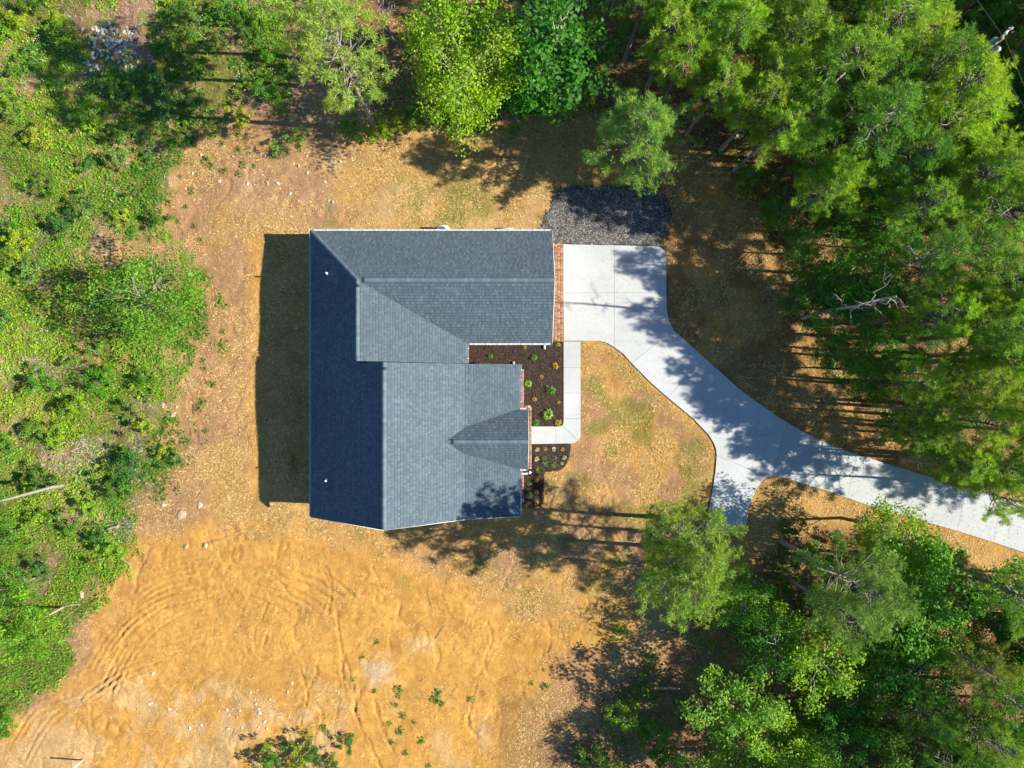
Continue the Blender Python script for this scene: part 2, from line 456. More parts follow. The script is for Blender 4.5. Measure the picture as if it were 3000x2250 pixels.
WEED = [(-300, -300), (520, -300), (840, -200), (860, 200), (840, 350), (700, 300), (560, 430), (520, 560), (430, 690), (330, 720), (300, 780), (420, 790), (610, 800), (620, 900), (610, 1000), (540, 1030), (520, 1150), (545, 1300), (500, 1420), (440, 1480), (400, 1560), (350, 1660), (270, 1740), (230, 1850), (220, 1950), (130, 2040), (40, 2100), (-300, 2200)]
s_weed = sdist(GP(WEED), X, Y) + (n_md - 0.5) * 3.0 + (n_hi - 0.5) * 1.5
z_weedzone = smooth(-0.6, 0.8, s_weed)
z_soil = smooth(-4.0, -1.5, s_weed) * (1 - 0.55 * smooth(-6, -3, sdist(GP([(560, 640), (760, 640), (760, 1540), (600, 1540), (520, 1300)]), X, Y) + 2))
z_soil = np.maximum(z_soil, 0.75 * zone([(470, 1000), (560, 980), (590, 1200), (560, 1500), (430, 1580), (330, 1650), (460, 1400), (520, 1200)], 1.0, 1.2))
z_soil = np.maximum(z_soil, 0.85 * zone([(420, 640), (600, 470), (760, 420), (900, 400), (900, 440), (740, 520), (640, 620), (580, 720), (380, 730)], 1.0, 1.2))
z_soil = np.maximum(z_soil, 0.8 * smooth(0.47, 0.62, fbm(X, Y, 0.28, 4, 131)) * zone([(380, 640), (620, 330), (1000, 400), (1150, 560), (960, 660), (760, 680), (740, 1100), (740, 1560), (420, 1600), (520, 1200)], 1.5, 1.5))
z_soil = np.maximum(z_soil, 0.85 * smooth(0.42, 0.58, fbm(X, Y, 0.4, 4, 151)) * zone([(1705, 1005), (1900, 1140), (2090, 1310), (2070, 1530), (1900, 1720), (1300, 1720), (1100, 1590), (1560, 1500)], 0.8, 0.8))
z_soil = z_soil * (1 - 0.8 * z_dirt)
s_forest = np.maximum(np.maximum(
    sdist(GP([(800, -300), (1020, 300), (1120, 350), (1300, 365), (1480, 350), (1620, 345), (1720, 330), (1850, 340), (1990, 420), (2080, 480), (2190, 560), (2240, 690), (2300, 850), (2370, 1000), (2460, 1175), (2560, 1260), (2700, 1305), (2850, 1345), (3400, 1500), (3400, -300)]), X, Y),
    sdist(GP([(2230, 1620), (2290, 1560), (2400, 1540), (2560, 1580), (2750, 1640), (3400, 1850), (3400, 2500), (1600, 2500), (1600, 2230), (1720, 2090), (1850, 1960), (1960, 1860), (2150, 1760)]), X, Y)), -1e9)
s_forest = s_forest + (n_md - 0.5) * 1.8
z_litter = smooth(-0.6, 0.7, s_forest) * (0.75 + 0.25 * smooth(0.35, 0.6, n_hi))
z_litter = np.maximum(z_litter, 0.62 * smooth(-7, 0, sdist(GP([(1990, 520), (2060, 480), (2190, 560), (2300, 850), (2460, 1175), (2700, 1305), (2900, 1360), (2830, 1420), (2360, 1265), (1975, 960), (1955, 720)]), X, Y)) * smooth(0.3, 0.6, n_md))
z_litter = np.maximum(z_litter, 0.5 * zone([(1480, 2060), (1650, 1990), (1800, 1950), (1850, 2100), (1650, 2260), (1450, 2260)], 1.0, 1.5))
green_n = fbm(X, Y, 0.55, 4, 61)
z_green = 0.6 * smooth(0.5, 0.66, green_n) * zone([(950, 560), (1250, 520), (1600, 520), (1610, 670), (930, 670)], 1.2, 1.0)
z_green = np.maximum(z_green, 0.6 * smooth(0.44, 0.6, green_n) * zone([(1700, 1000), (1900, 1150), (2090, 1300), (2070, 1520), (1800, 1550), (1600, 1420), (1700, 1300)], 1.0, 0.5))
z_green = np.maximum(z_green, 0.28 * smooth(0.52, 0.65, green_n) * zone([(775, 690), (905, 690), (905, 1460), (770, 1450)], 0.6, 0.4))
z_green = np.maximum(z_green, 0.9 * zone([(845, 1330), (870, 1330), (875, 1390), (850, 1385)], 0.35, 0.3, n_hi))
z_green = np.maximum(z_green, 0.4 * smooth(0.56, 0.7, green_n) * zone([(1000, 1560), (1900, 1560), (1850, 1760), (1000, 1750)], 1.0, 0.8))
z_green = np.maximum(z_green, 0.85 * smooth(0.34, 0.5, green_n) * z_weedzone)
z_litter = z_litter * (1 - 0.55 * zone([(1600, 1900), (1900, 1780), (2100, 1850), (2200, 1960), (2150, 2260), (1550, 2260)], 1.0, 1.5))
z_soil = np.maximum(z_soil, 0.7 * zone([(1600, 1950), (1900, 1820), (2100, 1880), (2150, 2260), (1550, 2260)], 1.0, 1.5))
far = smooth(40, 60, np.maximum(np.abs(X), np.abs(Y) * 1.2))
z_litter = np.maximum(z_litter, far)

# relief
Z = (n_lo - 0.5) * 0.5 + (n_md - 0.5) * 0.10 + (n_hi - 0.5) * 0.05
Z += (n_vh - 0.5) * 0.05 * (z_dirt * 0.6 + z_soil)
Z += z_weedzone * (n_md - 0.45) * 0.35
rough_d = np.clip(z_dirt + z_soil + z_pale, 0, 1)
for sc_, sd_, am_ in ((0.55, 161, 0.055), (1.1, 167, 0.04), (2.0, 173, 0.02)):
    wx = (fbm(X, Y, 0.5, 2, sd_ + 40) - 0.5) * 3.0
    rg = 1 - np.abs(2 * vnoise((X + wx) * sc_, (Y * 0.55 + wx) * sc_, sd_) - 1)
    Z -= rough_d * am_ * smooth(0.80, 1.0, rg) * smooth(0.35, 0.6, n_md)
tracks = []
def T(pts): tracks.append((curve(GP(pts), 6), 0.085, 0.05)); tracks.append((curve(np.array(GP(pts)) + np.array((0.28, -0.22)), 6), 0.07, 0.035))
T([(300, 2010), (340, 1930), (372, 1882), (425, 1820), (500, 1770), (610, 1735)])
T([(325, 2030), (362, 1950), (395, 1895), (445, 1838), (520, 1790), (640, 1755)])
T([(265, 1945), (310, 1870), (330, 1850)]); T([(230, 1965), (350, 1912), (450, 1884), (560, 1856), (700, 1835)])
T([(250, 2032), (350, 1964), (430, 1932), (540, 1912), (660, 1897)]); T([(250, 2050), (352, 1984), (440, 1950), (550, 1930)])
T([(130, 2085), (200, 2062), (290, 2022), (352, 1976)]); T([(70, 2230), (120, 2140), (170, 2085), (240, 2058), (330, 2036)])
T([(50, 2150), (90, 2090), (140, 2060), (210, 2040)]); T([(400, 1640), (540, 1634), (680, 1648), (790, 1680), (850, 1745)])
T([(210, 2200), (330, 2175), (470, 2185)]); T([(215, 2225), (340, 2205), (520, 2215)])
r2 = np.random.default_rng(3)
for k in range(8):
    a, b = r2.uniform(-8, 8, 2); q = k * 34
    T([(330 + q * 0.5 + a, 1900 - q * 1.0), (400 + q * 0.6, 1820 - q * 0.75 + b), (520 + q * 0.7 + a, 1770 - q * 0.6), (680 + q + b, 1755 - q * 0.35), (800 + q, 1790 - q * 0.2 + a)])
for (line, w, dep) in tracks:
    x0, y0 = line.min(0) - 1; x1, y1 = line.max(0) + 1
    s = (X > x0) & (X < x1) & (Y > y0) & (Y < y1)
    d = ldist(line, X[s], Y[s]); ph = (n_md[s] - 0.5)
    d = np.abs(d + ph * 0.12)
    k = 0.55 + 0.9 * n_md[s]
    Z[s] += 0.62 * k * (-dep * np.exp(-(d / w) ** 2) + 0.04 * np.exp(-((d - 0.22) / 0.08) ** 2)) + 0.02 * (n_vh[s] - 0.5) * np.exp(-(d / 0.3) ** 2)
gull = []
for pts in ([(985, 1790), (1000, 1900), (1008, 2000), (1045, 2100), (1090, 2200), (1140, 2290)], [(1010, 1920), (1035, 2010), (1040, 2080)], [(1095, 2050), (1110, 2100), (1130, 2160), (1160, 2210)],
            [(1275, 1890), (1285, 1930), (1275, 1960)], [(1400, 1990), (1370, 2120), (1400, 2160)], [(540, 1100), (555, 1160), (560, 1200), (580, 1290)], [(640, 1550), (720, 1545), (800, 1530), (900, 1545)],
            [(600, 1590), (660, 1570), (700, 1550)], [(880, 1960), (900, 2040), (880, 2120)], [(800, 1800), (780, 1860), (770, 1900)], [(1270, 2100), (1300, 2050), (1330, 2010)], [(940, 1650), (970, 1720), (960, 1800)],
            [(1800, 1030), (1850, 1090), (1930, 1180), (2000, 1230)], [(2010, 1260), (2060, 1310)]):
    line = curve(GP(pts), 6)
    s = (X > line[:, 0].min() - 1) & (X < line[:, 0].max() + 1) & (Y > line[:, 1].min() - 1) & (Y < line[:, 1].max() + 1)
    d = np.abs(ldist(line, X[s], Y[s]) + (n_hi[s] - 0.5) * 0.35 + (n_md[s] - 0.5) * 0.3)
    Z[s] += (0.3 + 1.2 * n_md[s]) * (-0.07 * np.exp(-(d / 0.08) ** 2) + 0.02 * np.exp(-((d - 0.2) / 0.1) ** 2))
Z = Z * flat
Z = np.where(hard > -0.35, np.minimum(Z, 0.0), Z)
Z = np.where(np.maximum(np.abs(X), np.abs(Y)) > 45, 0, Z)
Z -= 0.02 * (1 - flat)

nx, ny = X.shape
gmb = MB()
idx = np.arange(nx * ny).reshape(nx, ny)
F = np.stack([idx[:-1, :-1], idx[1:, :-1], idx[1:, 1:], idx[:-1, 1:]], -1).reshape(-1, 4)
gmb.add(np.stack([X, Y, Z], -1).reshape(-1, 3), F)
gme = gmb.mesh('ground', M['ground'], smooth=True, color=False)
for nm, a in (('dirt', z_dirt), ('pale', z_pale), ('soil', z_soil), ('green', z_green), ('litter', z_litter)):
    at = gme.attributes.new(nm, 'FLOAT', 'POINT'); at.data.foreach_set('value', np.clip(a, 0, 1).ravel().astype(np.float32))
tag(link('ground', gme), kind='structure')

def look(A, x, y):
    ix = np.clip((np.asarray(x) - fx[0]) / GR + len(ext), 0, nx - 2); iy = np.clip((np.asarray(y) - fy[0]) / GR + len(ext), 0, ny - 2)
    i = ix.astype(int); j = iy.astype(int); a = ix - i; b = iy - j
    return (A[i, j] * (1 - a) + A[i + 1, j] * a) * (1 - b) + (A[i, j + 1] * (1 - a) + A[i + 1, j + 1] * a) * b
def gz(x, y):
    return float(look(Z, x, y)) if abs(x) < 37.7 and abs(y) < 28.7 else 0.0

# ------------------------------------------------------------------ driveway and walk
def slabs(name, polys, z1, gap):
    base = None
    V, Fs = [], []
    for p in polys:
        q = inset(GP(p), 0.004); n = len(q)
        a = sum(q[i][0] * q[(i + 1) % n][1] - q[(i + 1) % n][0] * q[i][1] for i in range(n))
        if a < 0: q = q[::-1]
        k = len(V); V += [(x, y, z1 - 0.03) for x, y in q] + [(x, y, -0.12) for x, y in q]
        Fs.append(tuple(range(k, k + n))); Fs += [(k + i, k + n + i, k + n + (i + 1) % n, k + (i + 1) % n) for i in range(n)]
    me = bpy.data.meshes.new(name); me.from_pydata(V, [], Fs); me.update(); me.materials.append(M['joint'])
    base = link(name, me)
    for p in polys:
        prism('concrete_panel', inset(GP(p), gap), -0.1, z1 + rng.uniform(-0.003, 0.003), M['concrete'], base)
    return tag(base, kind='structure')
slabs('driveway', PANELS, 0.06, 0.007)
slabs('front_walk', WALKS, 0.055, 0.008)

# ------------------------------------------------------------------ mulch beds and gravel pad
def mound(name, poly, mat, h, seed, res=0.07):
    P = np.array(GP(poly)); x0, y0 = P.min(0); x1, y1 = P.max(0)
    a = np.arange(x0 - res, x1 + 2 * res, res); b = np.arange(y0 - res, y1 + 2 * res, res)
    U, W = np.meshgrid(a, b, indexing='ij')
    d = sdist(P, U, W)
    if name == 'gravel_pad': d = d + (fbm(U, W, 1.6, 4, 83) - 0.55) * 0.7
    zz = h * smooth(-0.02, 0.25, d) + (fbm(U, W, 4, 3, seed) - 0.5) * 0.06 * smooth(0, 0.2, d) - 0.03 * (d < 0)
    i = np.arange(U.size).reshape(U.shape)
    Fq = np.stack([i[:-1, :-1], i[1:, :-1], i[1:, 1:], i[:-1, 1:]], -1).reshape(-1, 4)
    cd = (d[:-1, :-1] + d[1:, 1:]).ravel() / 2
    mb = MB(); mb.add(np.stack([U, W, zz], -1).reshape(-1, 3), Fq[cd > -0.03])
    me = mb.mesh(name, mat, smooth=True)
    return tag(link(name, me), kind='structure'), (lambda x, y: 0.5 * h)
mound('mulch_bed', BED1, M['mulch'], 0.05, 71)
mound('mulch_bed', BED2, M['mulch'], 0.05, 75)
mound('gravel_pad', GRAVEL, M['gravel'], 0.03, 79)

def scatter_in(poly, n, soft=0.0):
    P = np.array(GP(poly)); x0, y0 = P.min(0); x1, y1 = P.max(0)
    x = rng.uniform(x0, x1, n); y = rng.uniform(y0, y1, n)
    d = sdist(P, x, y) + (rng.random(n) - 0.5) * 2 * soft
    k = d > 0
    return x[k], y[k]

def rand_unit(n):
    v = rng.normal(size=(n, 3)); return v / np.linalg.norm(v, axis=1)[:, None]

def blades(mb, x, y, z, length, width, tilt, col):
    """flat thin triangles lying/standing with random heading"""
    n = len(x); a = rng.uniform(0, 2 * math.pi, n)
    L = length if np.ndim(length) else np.full(n, length)
    L = L * rng.uniform(0.6, 1.3, n); t = tilt * rng.uniform(0.4, 1.4, n)
    d = np.stack([np.cos(a) * np.cos(t), np.sin(a) * np.cos(t), np.sin(t)], -1)
    s = np.stack([-np.sin(a), np.cos(a), np.zeros(n)], -1) * (width / 2)
    B = np.stack([x, y, z], -1)
    V = np.stack([B - s, B + s, B + d * L[:, None]], 1).reshape(-1, 3)
    mb.add(V, np.arange(3 * n).reshape(-1, 3), np.repeat(col, 3, 0))

def chips(mb, x, y, z, L, W, col, tilt=0.35):
    n = len(x); a = rng.uniform(0, 2 * math.pi, n)
    L = np.broadcast_to(L, (n,)) * rng.uniform(0.6, 1.4, n); W = np.broadcast_to(W, (n,)) * rng.uniform(0.6, 1.4, n)
    nrm = np.stack([rng.normal(0, tilt, n), rng.normal(0, tilt, n), np.ones(n)], -1); nrm /= np.linalg.norm(nrm, axis=1)[:, None]
    d = np.stack([np.cos(a), np.sin(a), np.zeros(n)], -1); s = np.cross(nrm, d); s /= np.linalg.norm(s, axis=1)[:, None]; d = np.cross(s, nrm)
    B = np.stack([x, y, z], -1)
    V = np.stack([B - d * L[:, None] / 2, B + s * W[:, None] / 2, B + d * L[:, None] / 2, B - s * W[:, None] / 2], 1).reshape(-1, 3)
    mb.add(V, np.arange(4 * n).reshape(-1, 4), np.repeat(col, 4, 0))

def pick(palette, n, jit=0.12):
    P = np.array(palette, float); c = P[rng.integers(0, len(P), n)]
    return c * rng.uniform(1 - jit, 1 + jit, (n, 1))

mb = MB()
for bed in (BED1, BED2):
    x, y = scatter_in(bed, 9000 if bed is BED1 else 5000)
    chips(mb, x, y, rng.uniform(0.045, 0.085, len(x)), 0.09, 0.03, pick([(0.02, 0.014, 0.011), (0.04, 0.027, 0.021), (0.07, 0.047, 0.036), (0.15, 0.105, 0.085)], len(x)), 0.5)
tag(link('mulch_chips', mb.mesh('mulch_chips', M['straw'])), 'dark brown bark chips covering the beds along the front walk', 'mulch', kind='stuff')

# stones: octahedra, squashed
OCT = np.array([(1, 0, 0), (-1, 0, 0), (0, 1, 0), (0, -1, 0), (0, 0, 1), (0, 0, -1)], float)
OCF = np.array([(0, 2, 4), (2, 1, 4), (1, 3, 4), (3, 0, 4), (2, 0, 5), (1, 2, 5), (3, 1, 5), (0, 3, 5)])
def pebbles(mb, x, y, z, r, col):
    n = len(x); r = np.broadcast_to(r, (n,)) * rng.uniform(0.55, 1.5, n)
    a = rng.uniform(0, 6.28, n); ca, sa = np.cos(a), np.sin(a)
    P = OCT[None] * r[:, None, None] * rng.uniform(0.6, 1.25, (n, 6, 1)) * np.array([1, 0.8, 0.6])
    Q = np.stack([P[..., 0] * ca[:, None] - P[..., 1] * sa[:, None], P[..., 0] * sa[:, None] + P[..., 1] * ca[:, None], P[..., 2]], -1)
    Q += np.stack([x, y, z], -1)[:, None, :]
    mb.add(Q.reshape(-1, 3), (OCF[None] + 6 * np.arange(n)[:, None, None]).reshape(-1, 3), np.repeat(col, 6, 0))
mb = MB()
x, y = scatter_in([(1570, 730), (1570, 640), (1600, 540), (1640, 525), (1900, 525), (1990, 590), (1975, 700), (1950, 735)], 19000)
kg = sdist(GP(GRAVEL), x, y) + (fbm(x, y, 1.6, 4, 83) - 0.55) * 0.7 + rng.exponential(0.16, len(x)) * (rng.random(len(x)) < 0.5) > 0.0
x, y = x[kg], y[kg]
pebbles(mb, x, y, np.maximum(look(Z, x, y) + 0.02, 0.03), 0.04, pick([(0.045, 0.045, 0.048), (0.075, 0.075, 0.076), (0.11, 0.11, 0.108), (0.17, 0.168, 0.165), (0.055, 0.054, 0.054), (0.09, 0.085, 0.08), (0.36, 0.355, 0.34)], len(x)))
tag(link('gravel', mb.mesh('gravel', M['stone'])), 'dark grey crushed gravel in the pad beside the garage slab', 'gravel', kind='stuff')

# ------------------------------------------------------------------ ground cover that nobody could count
def area_pts(n, x0=-37.5, x1=37.5, y0=-28.5, y1=28.5):
    return rng.uniform(x0, x1, n), rng.uniform(y0, y1, n)
clear = smooth(0.0, 0.12, -hard)
strawmask = clear * (1 - z_dirt * 0.88) * (1 - z_weedzone * 0.9) * (1 - smooth(-0.3, 0.8, s_forest) * 0.7) * (1 - 0.65 * z_soil) * (1 - 0.6 * z_pale) * (0.15 + 0.85 * smooth(0.40, 0.56, fbm(X, Y, 0.8, 3, 91)))
x, y = area_pts(700000)
k = rng.random(len(x)) < look(strawmask, x, y)
x, y = x[k], y[k]; g = look(z_green, x, y)
col = pick([(0.55, 0.38, 0.145), (0.68, 0.52, 0.24), (0.43, 0.265, 0.08), (0.24, 0.135, 0.042), (0.52, 0.34, 0.11)], len(x))
gr = rng.random(len(x)) < g * 0.9
col[gr] = pick([(0.16, 0.19, 0.035), (0.27, 0.28, 0.06), (0.36, 0.33, 0.10)], int(gr.sum()))
mb = MB(); blades(mb, x, y, look(Z, x, y) + 0.008, 0.21, 0.032, 0.3, col)
tag(link('dry_grass', mb.mesh('dry_grass', M['straw'])), 'dry straw and thin grass over the yard round the house', 'grass', kind='stuff')

lit = smooth(-0.2, 0.6, s_forest) * clear
x, y = area_pts(150000); k = rng.random(len(x)) < look(lit, x, y) * 0.75
x, y = x[k], y[k]
mb = MB(); chips(mb, x, y, look(Z, x, y) + 0.015, 0.15, 0.06, pick([(0.10, 0.055, 0.03), (0.18, 0.105, 0.06), (0.29, 0.19, 0.12), (0.38, 0.28, 0.20), (0.14, 0.07, 0.035)], len(x)), 0.4)
tag(link('leaf_litter', mb.mesh('leaf_litter', M['straw'])), 'brown fallen leaves and needles on the woodland floor', 'leaf litter', kind='stuff')

mb = MB(); xs_, ys_ = [], []
for p in PANELS[:16]:
    a, b = scatter_in(p, 260); xs_.append(a); ys_.append(b)
x = np.concatenate(xs_); y = np.concatenate(ys_)
dd_ = np.full(len(x), -1e9)
for p in PANELS: dd_ = np.maximum(dd_, sdist(GP(p), x, y))
wgt = 0.12 + 0.5 * smooth(18, 30, x) + 0.7 * smooth(1.2, 0.2, ldist(GP([(2150, 1255), (2210, 1262), (2260, 1275)]), x, y))
k = rng.random(len(x)) < wgt; x, y = x[k], y[k]
chips(mb, x, y, np.full(len(x), 0.072), 0.08, 0.03, pick([(0.10, 0.06, 0.03), (0.2, 0.13, 0.07), (0.06, 0.04, 0.025)], len(x)), 0.15)
tag(link('driveway_litter', mb.mesh('driveway_litter', M['straw'])), 'brown needles and bark bits blown onto the concrete driveway', 'leaf litter', kind='stuff')
mb = MB()
rub = np.clip(z_soil * 0.55 + z_pale * 0.9 + 0.10 * z_dirt, 0, 1) * clear
x, y = area_pts(60000); k = rng.random(len(x)) < look(rub, x, y) * 0.5
x, y = x[k], y[k]
pebbles(mb, x, y, look(Z, x, y) + 0.005, 0.03, pick([(0.46, 0.34, 0.21), (0.38, 0.24, 0.125), (0.52, 0.43, 0.32), (0.28, 0.165, 0.08)], len(x)))
tag(link('pebbles', mb.mesh('pebbles', M['stone'])), 'small pale pebbles and clods strewn over the bare soil', 'pebbles', kind='stuff')

def weeds(mb, x, y, size, nleaf, col, up=0.5):
    """plants of kite-shaped leaves round a short stem"""
    n = len(x); N = n * nleaf
    size = np.broadcast_to(size, (n,)) * rng.uniform(0.55, 1.5, n)
    rep = np.repeat(np.arange(n), nleaf)
    d = rand_unit(N); d[:, 2] = np.abs(d[:, 2]) * 0.9 + 0.05
    r = rng.random(N) ** 0.5
    c = np.stack([x, y, look(Z, x, y)], -1)[rep] + d * (size[rep] * r)[:, None] * np.array([1, 1, up * 1.5])
    L = size[rep] * rng.uniform(0.3, 0.6, N); W = L * rng.uniform(0.45, 0.75, N)
    a = np.arctan2(d[:, 1], d[:, 0]) + rng.normal(0, 0.7, N)
    nr = np.stack([rng.normal(0, 0.45, N) + d[:, 0] * 0.4, rng.normal(0, 0.45, N) + d[:, 1] * 0.4, np.ones(N)], -1); nr /= np.linalg.norm(nr, axis=1)[:, None]
    h = np.stack([np.cos(a), np.sin(a), np.zeros(N)], -1); s = np.cross(nr, h); s /= np.linalg.norm(s, axis=1)[:, None]; h = np.cross(s, nr)
    V = np.stack([c, c + h * (L * 0.45)[:, None] + s * (W / 2)[:, None], c + h * L[:, None], c + h * (L * 0.45)[:, None] - s * (W / 2)[:, None]], 1).reshape(-1, 3)
    cc = col[rep] * rng.uniform(0.75, 1.25, (N, 1))
    mb.add(V, np.arange(4 * N).reshape(-1, 4), np.repeat(cc, 4, 0))

hue = fbm(X, Y, 0.16, 3, 101); bare = fbm(X, Y, 0.42, 4, 107)
wd = z_weedzone * smooth(0.30, 0.44, bare) * clear
wd = np.maximum(wd, 0.9 * smooth(-0.2, 1.0, s_forest) * smooth(0.40, 0.55, bare) * clear)
wd = wd * (1 - 0.9 * zone([(245, 30), (300, 20), (420, 30), (420, 90), (390, 190), (250, 210), (240, 100)], 0.6, 0.8, n_hi)) * (1 - 0.9 * zone([(30, 0), (210, -20), (215, 70), (110, 80), (40, 40)], 0.6, 0.8, n_hi))
wd = wd * (1 - 0.85 * zone([(500, 110), (640, 90), (720, 250), (760, 330), (560, 330), (540, 200)], 0.8, 1.6))
wd = wd * (1 - 0.7 * zone([(60, 1070), (220, 1060), (200, 1140), (90, 1180)], 0.6, 1.2)) * (1 - 0.7 * zone([(110, 1300), (330, 1270), (320, 1400), (150, 1380)], 0.8, 1.5))
wd = wd * (1 - 0.85 * zone([(225, 760), (310, 980), (320, 1080), (250, 1090), (230, 900)], 0.5, 1.0))
x, y = area_pts(92000, -37.5, 37.5); k = rng.random(len(x)) < look(wd, x, y) * np.where(x < -12, 1.0, 0.28)
x, y = x[k], y[k]; h = look(hue, x, y) + rng.normal(0, 0.09, len(x)) + 0.18 * smooth(-25, -33, x) * smooth(10, 22, look(Y, x, y)) + 0.06 * smooth(-24, -34, x) - 0.12 * smooth(-10, 10, x)
lo, mid, hi = np.array((0.055, 0.18, 0.014)), np.array((0.14, 0.33, 0.018)), np.array((0.27, 0.43, 0.02))
t1 = smooth(0.28, 0.55, h)[:, None]; t2 = smooth(0.54, 0.85, h)[:, None]
col = (lo * (1 - t1) + mid * t1) * (1 - t2) + hi * t2
mb = MB(); weeds(mb, x, y, 0.25, 12, col)
tag(link('undergrowth', mb.mesh('undergrowth', M['weed'])), 'tangle of low green and yellow green weeds beyond the yard', 'undergrowth', kind='stuff')
dead_n = np.maximum(zone([(60, 1070), (220, 1060), (200, 1140), (90, 1180)], 0.8, 1.4), zone([(110, 1300), (330, 1270), (340, 1420), (150, 1400)], 0.8, 1.6))
dead_n = np.maximum(dead_n, zone([(-20, 1080), (40, 1070), (60, 1120), (-20, 1140)], 0.6, 1.0)); dead_n = np.maximum(dead_n, 0.7 * zone([(230, 1480), (420, 1500), (380, 1580), (250, 1560)], 0.8, 1.6))
dead_n = np.maximum(dead_n, 0.35 * z_weedzone * (1 - smooth(0.26, 0.45, bare)))
x, y = area_pts(160000, -37.5, -15); k = rng.random(len(x)) < look(dead_n * clear, x, y) * 0.8
x, y = x[k], y[k]
mb = MB(); blades(mb, x, y, look(Z, x, y) + 0.03, 0.34, 0.03, 0.25, pick([(0.42, 0.37, 0.31), (0.52, 0.46, 0.39), (0.30, 0.24, 0.19), (0.20, 0.15, 0.11)], len(x)))
tag(link('dead_brush', mb.mesh('dead_brush', M['straw'])), 'pale grey dead stalks matted between the weeds', 'brush', kind='stuff')
grass_n = smooth(0.52, 0.68, fbm(X, Y, 0.22, 3, 113)) * z_weedzone * clear
x, y = area_pts(260000, -37.5, -15); k = rng.random(len(x)) < look(grass_n, x, y) * 0.85
x, y = x[k], y[k]
mb = MB(); blades(mb, x, y, look(Z, x, y), 0.36, 0.03, 0.8, pick([(0.14, 0.21, 0.03), (0.22, 0.27, 0.04), (0.10, 0.17, 0.02), (0.33, 0.32, 0.09)], len(x)))
tag(link('tall_grass', mb.mesh('tall_grass', M['weed'])), 'patches of soft tall grass among the weeds', 'grass', kind='stuff')
mb = MB(); fx_, fy_ = [], []
for (px, py, n) in ((120, 130, 40), (250, 245, 14), (705, 230, 26), (770, 240, 24), (335, 570, 22), (140, 960, 34), (300, 275, 14), (760, 300, 18), (60, 840, 8), (600, 70, 16), (1870, 2215, 14), (120, 1000, 16)):
    a, b = G(px, py); fx_.append(rng.normal(a, 0.5, n)); fy_.append(rng.normal(b, 0.5, n))
x = np.concatenate(fx_); y = np.concatenate(fy_)
chips(mb, x, y, look(Z, x, y) + rng.uniform(0.3, 0.45, len(x)), 0.07, 0.07, pick([(0.5, 0.52, 0.5)], len(x)), 0.3)
tag(link('wildflowers', mb.mesh('wildflowers', M['straw'])), 'tiny white wildflowers dotted among the weeds', 'flowers', kind='stuff')
# ==== PART2 ====
# ------------------------------------------------------------------ house
XL, YT, ZE = -13.38, 10.2, 2.75
PITCH = 0.75
XU = -9.72; ZU = ZE + PITCH * (XU - XL); YG = YT - (XU - XL)          # upper ridge, garage ridge
YGS = 2.72; ZGS = ZU - PITCH * (YG - YGS); XUE = -3.0; MU = (ZU - ZGS) / (XUE - XU)
XR = -7.78; ZR = ZE + PITCH * (XR - XL); XK, ZK = -3.1, 3.55; XE, ZEE = 0.55, 2.35
M1 = (ZR - ZK) / (XK - XR); M2 = (ZK - ZEE) / (XE - XK)
YN, YS = 1.32, -8.87
XG = 2.68; YP = -3.71; ZP = 4.42; XP0, XP1 = -4.32, 1.07; PW = 2.0
house = tag(empty('house', (-5.5, 0.5, 0)), 'single storey house with blue grey shingle roof beside the concrete driveway', 'house')
def hpart(name, me, parent=None):
    p = parent or house
    o = link(name, me, p)
    if p is house: o.location = (5.5, -0.5, 0)
    return o

def clip(poly, conv):
    out = poly
    for i in range(len(conv)):
        ax, ay = conv[i]; bx, by = conv[(i + 1) % len(conv)]
        inp, out = out, []
        if not inp: return []
        side = [(bx - ax) * (p[1] - ay) - (by - ay) * (p[0] - ax) for p in inp]
        for j in range(len(inp)):
            p, q, sp, sq = inp[j], inp[(j + 1) % len(inp)], side[j], side[(j + 1) % len(inp)]
            if sp >= 0: out.append(p)
            if (sp >= 0) != (sq >= 0):
                t = sp / (sp - sq); out.append((p[0] + t * (q[0] - p[0]), p[1] + t * (q[1] - p[1])))
    return out

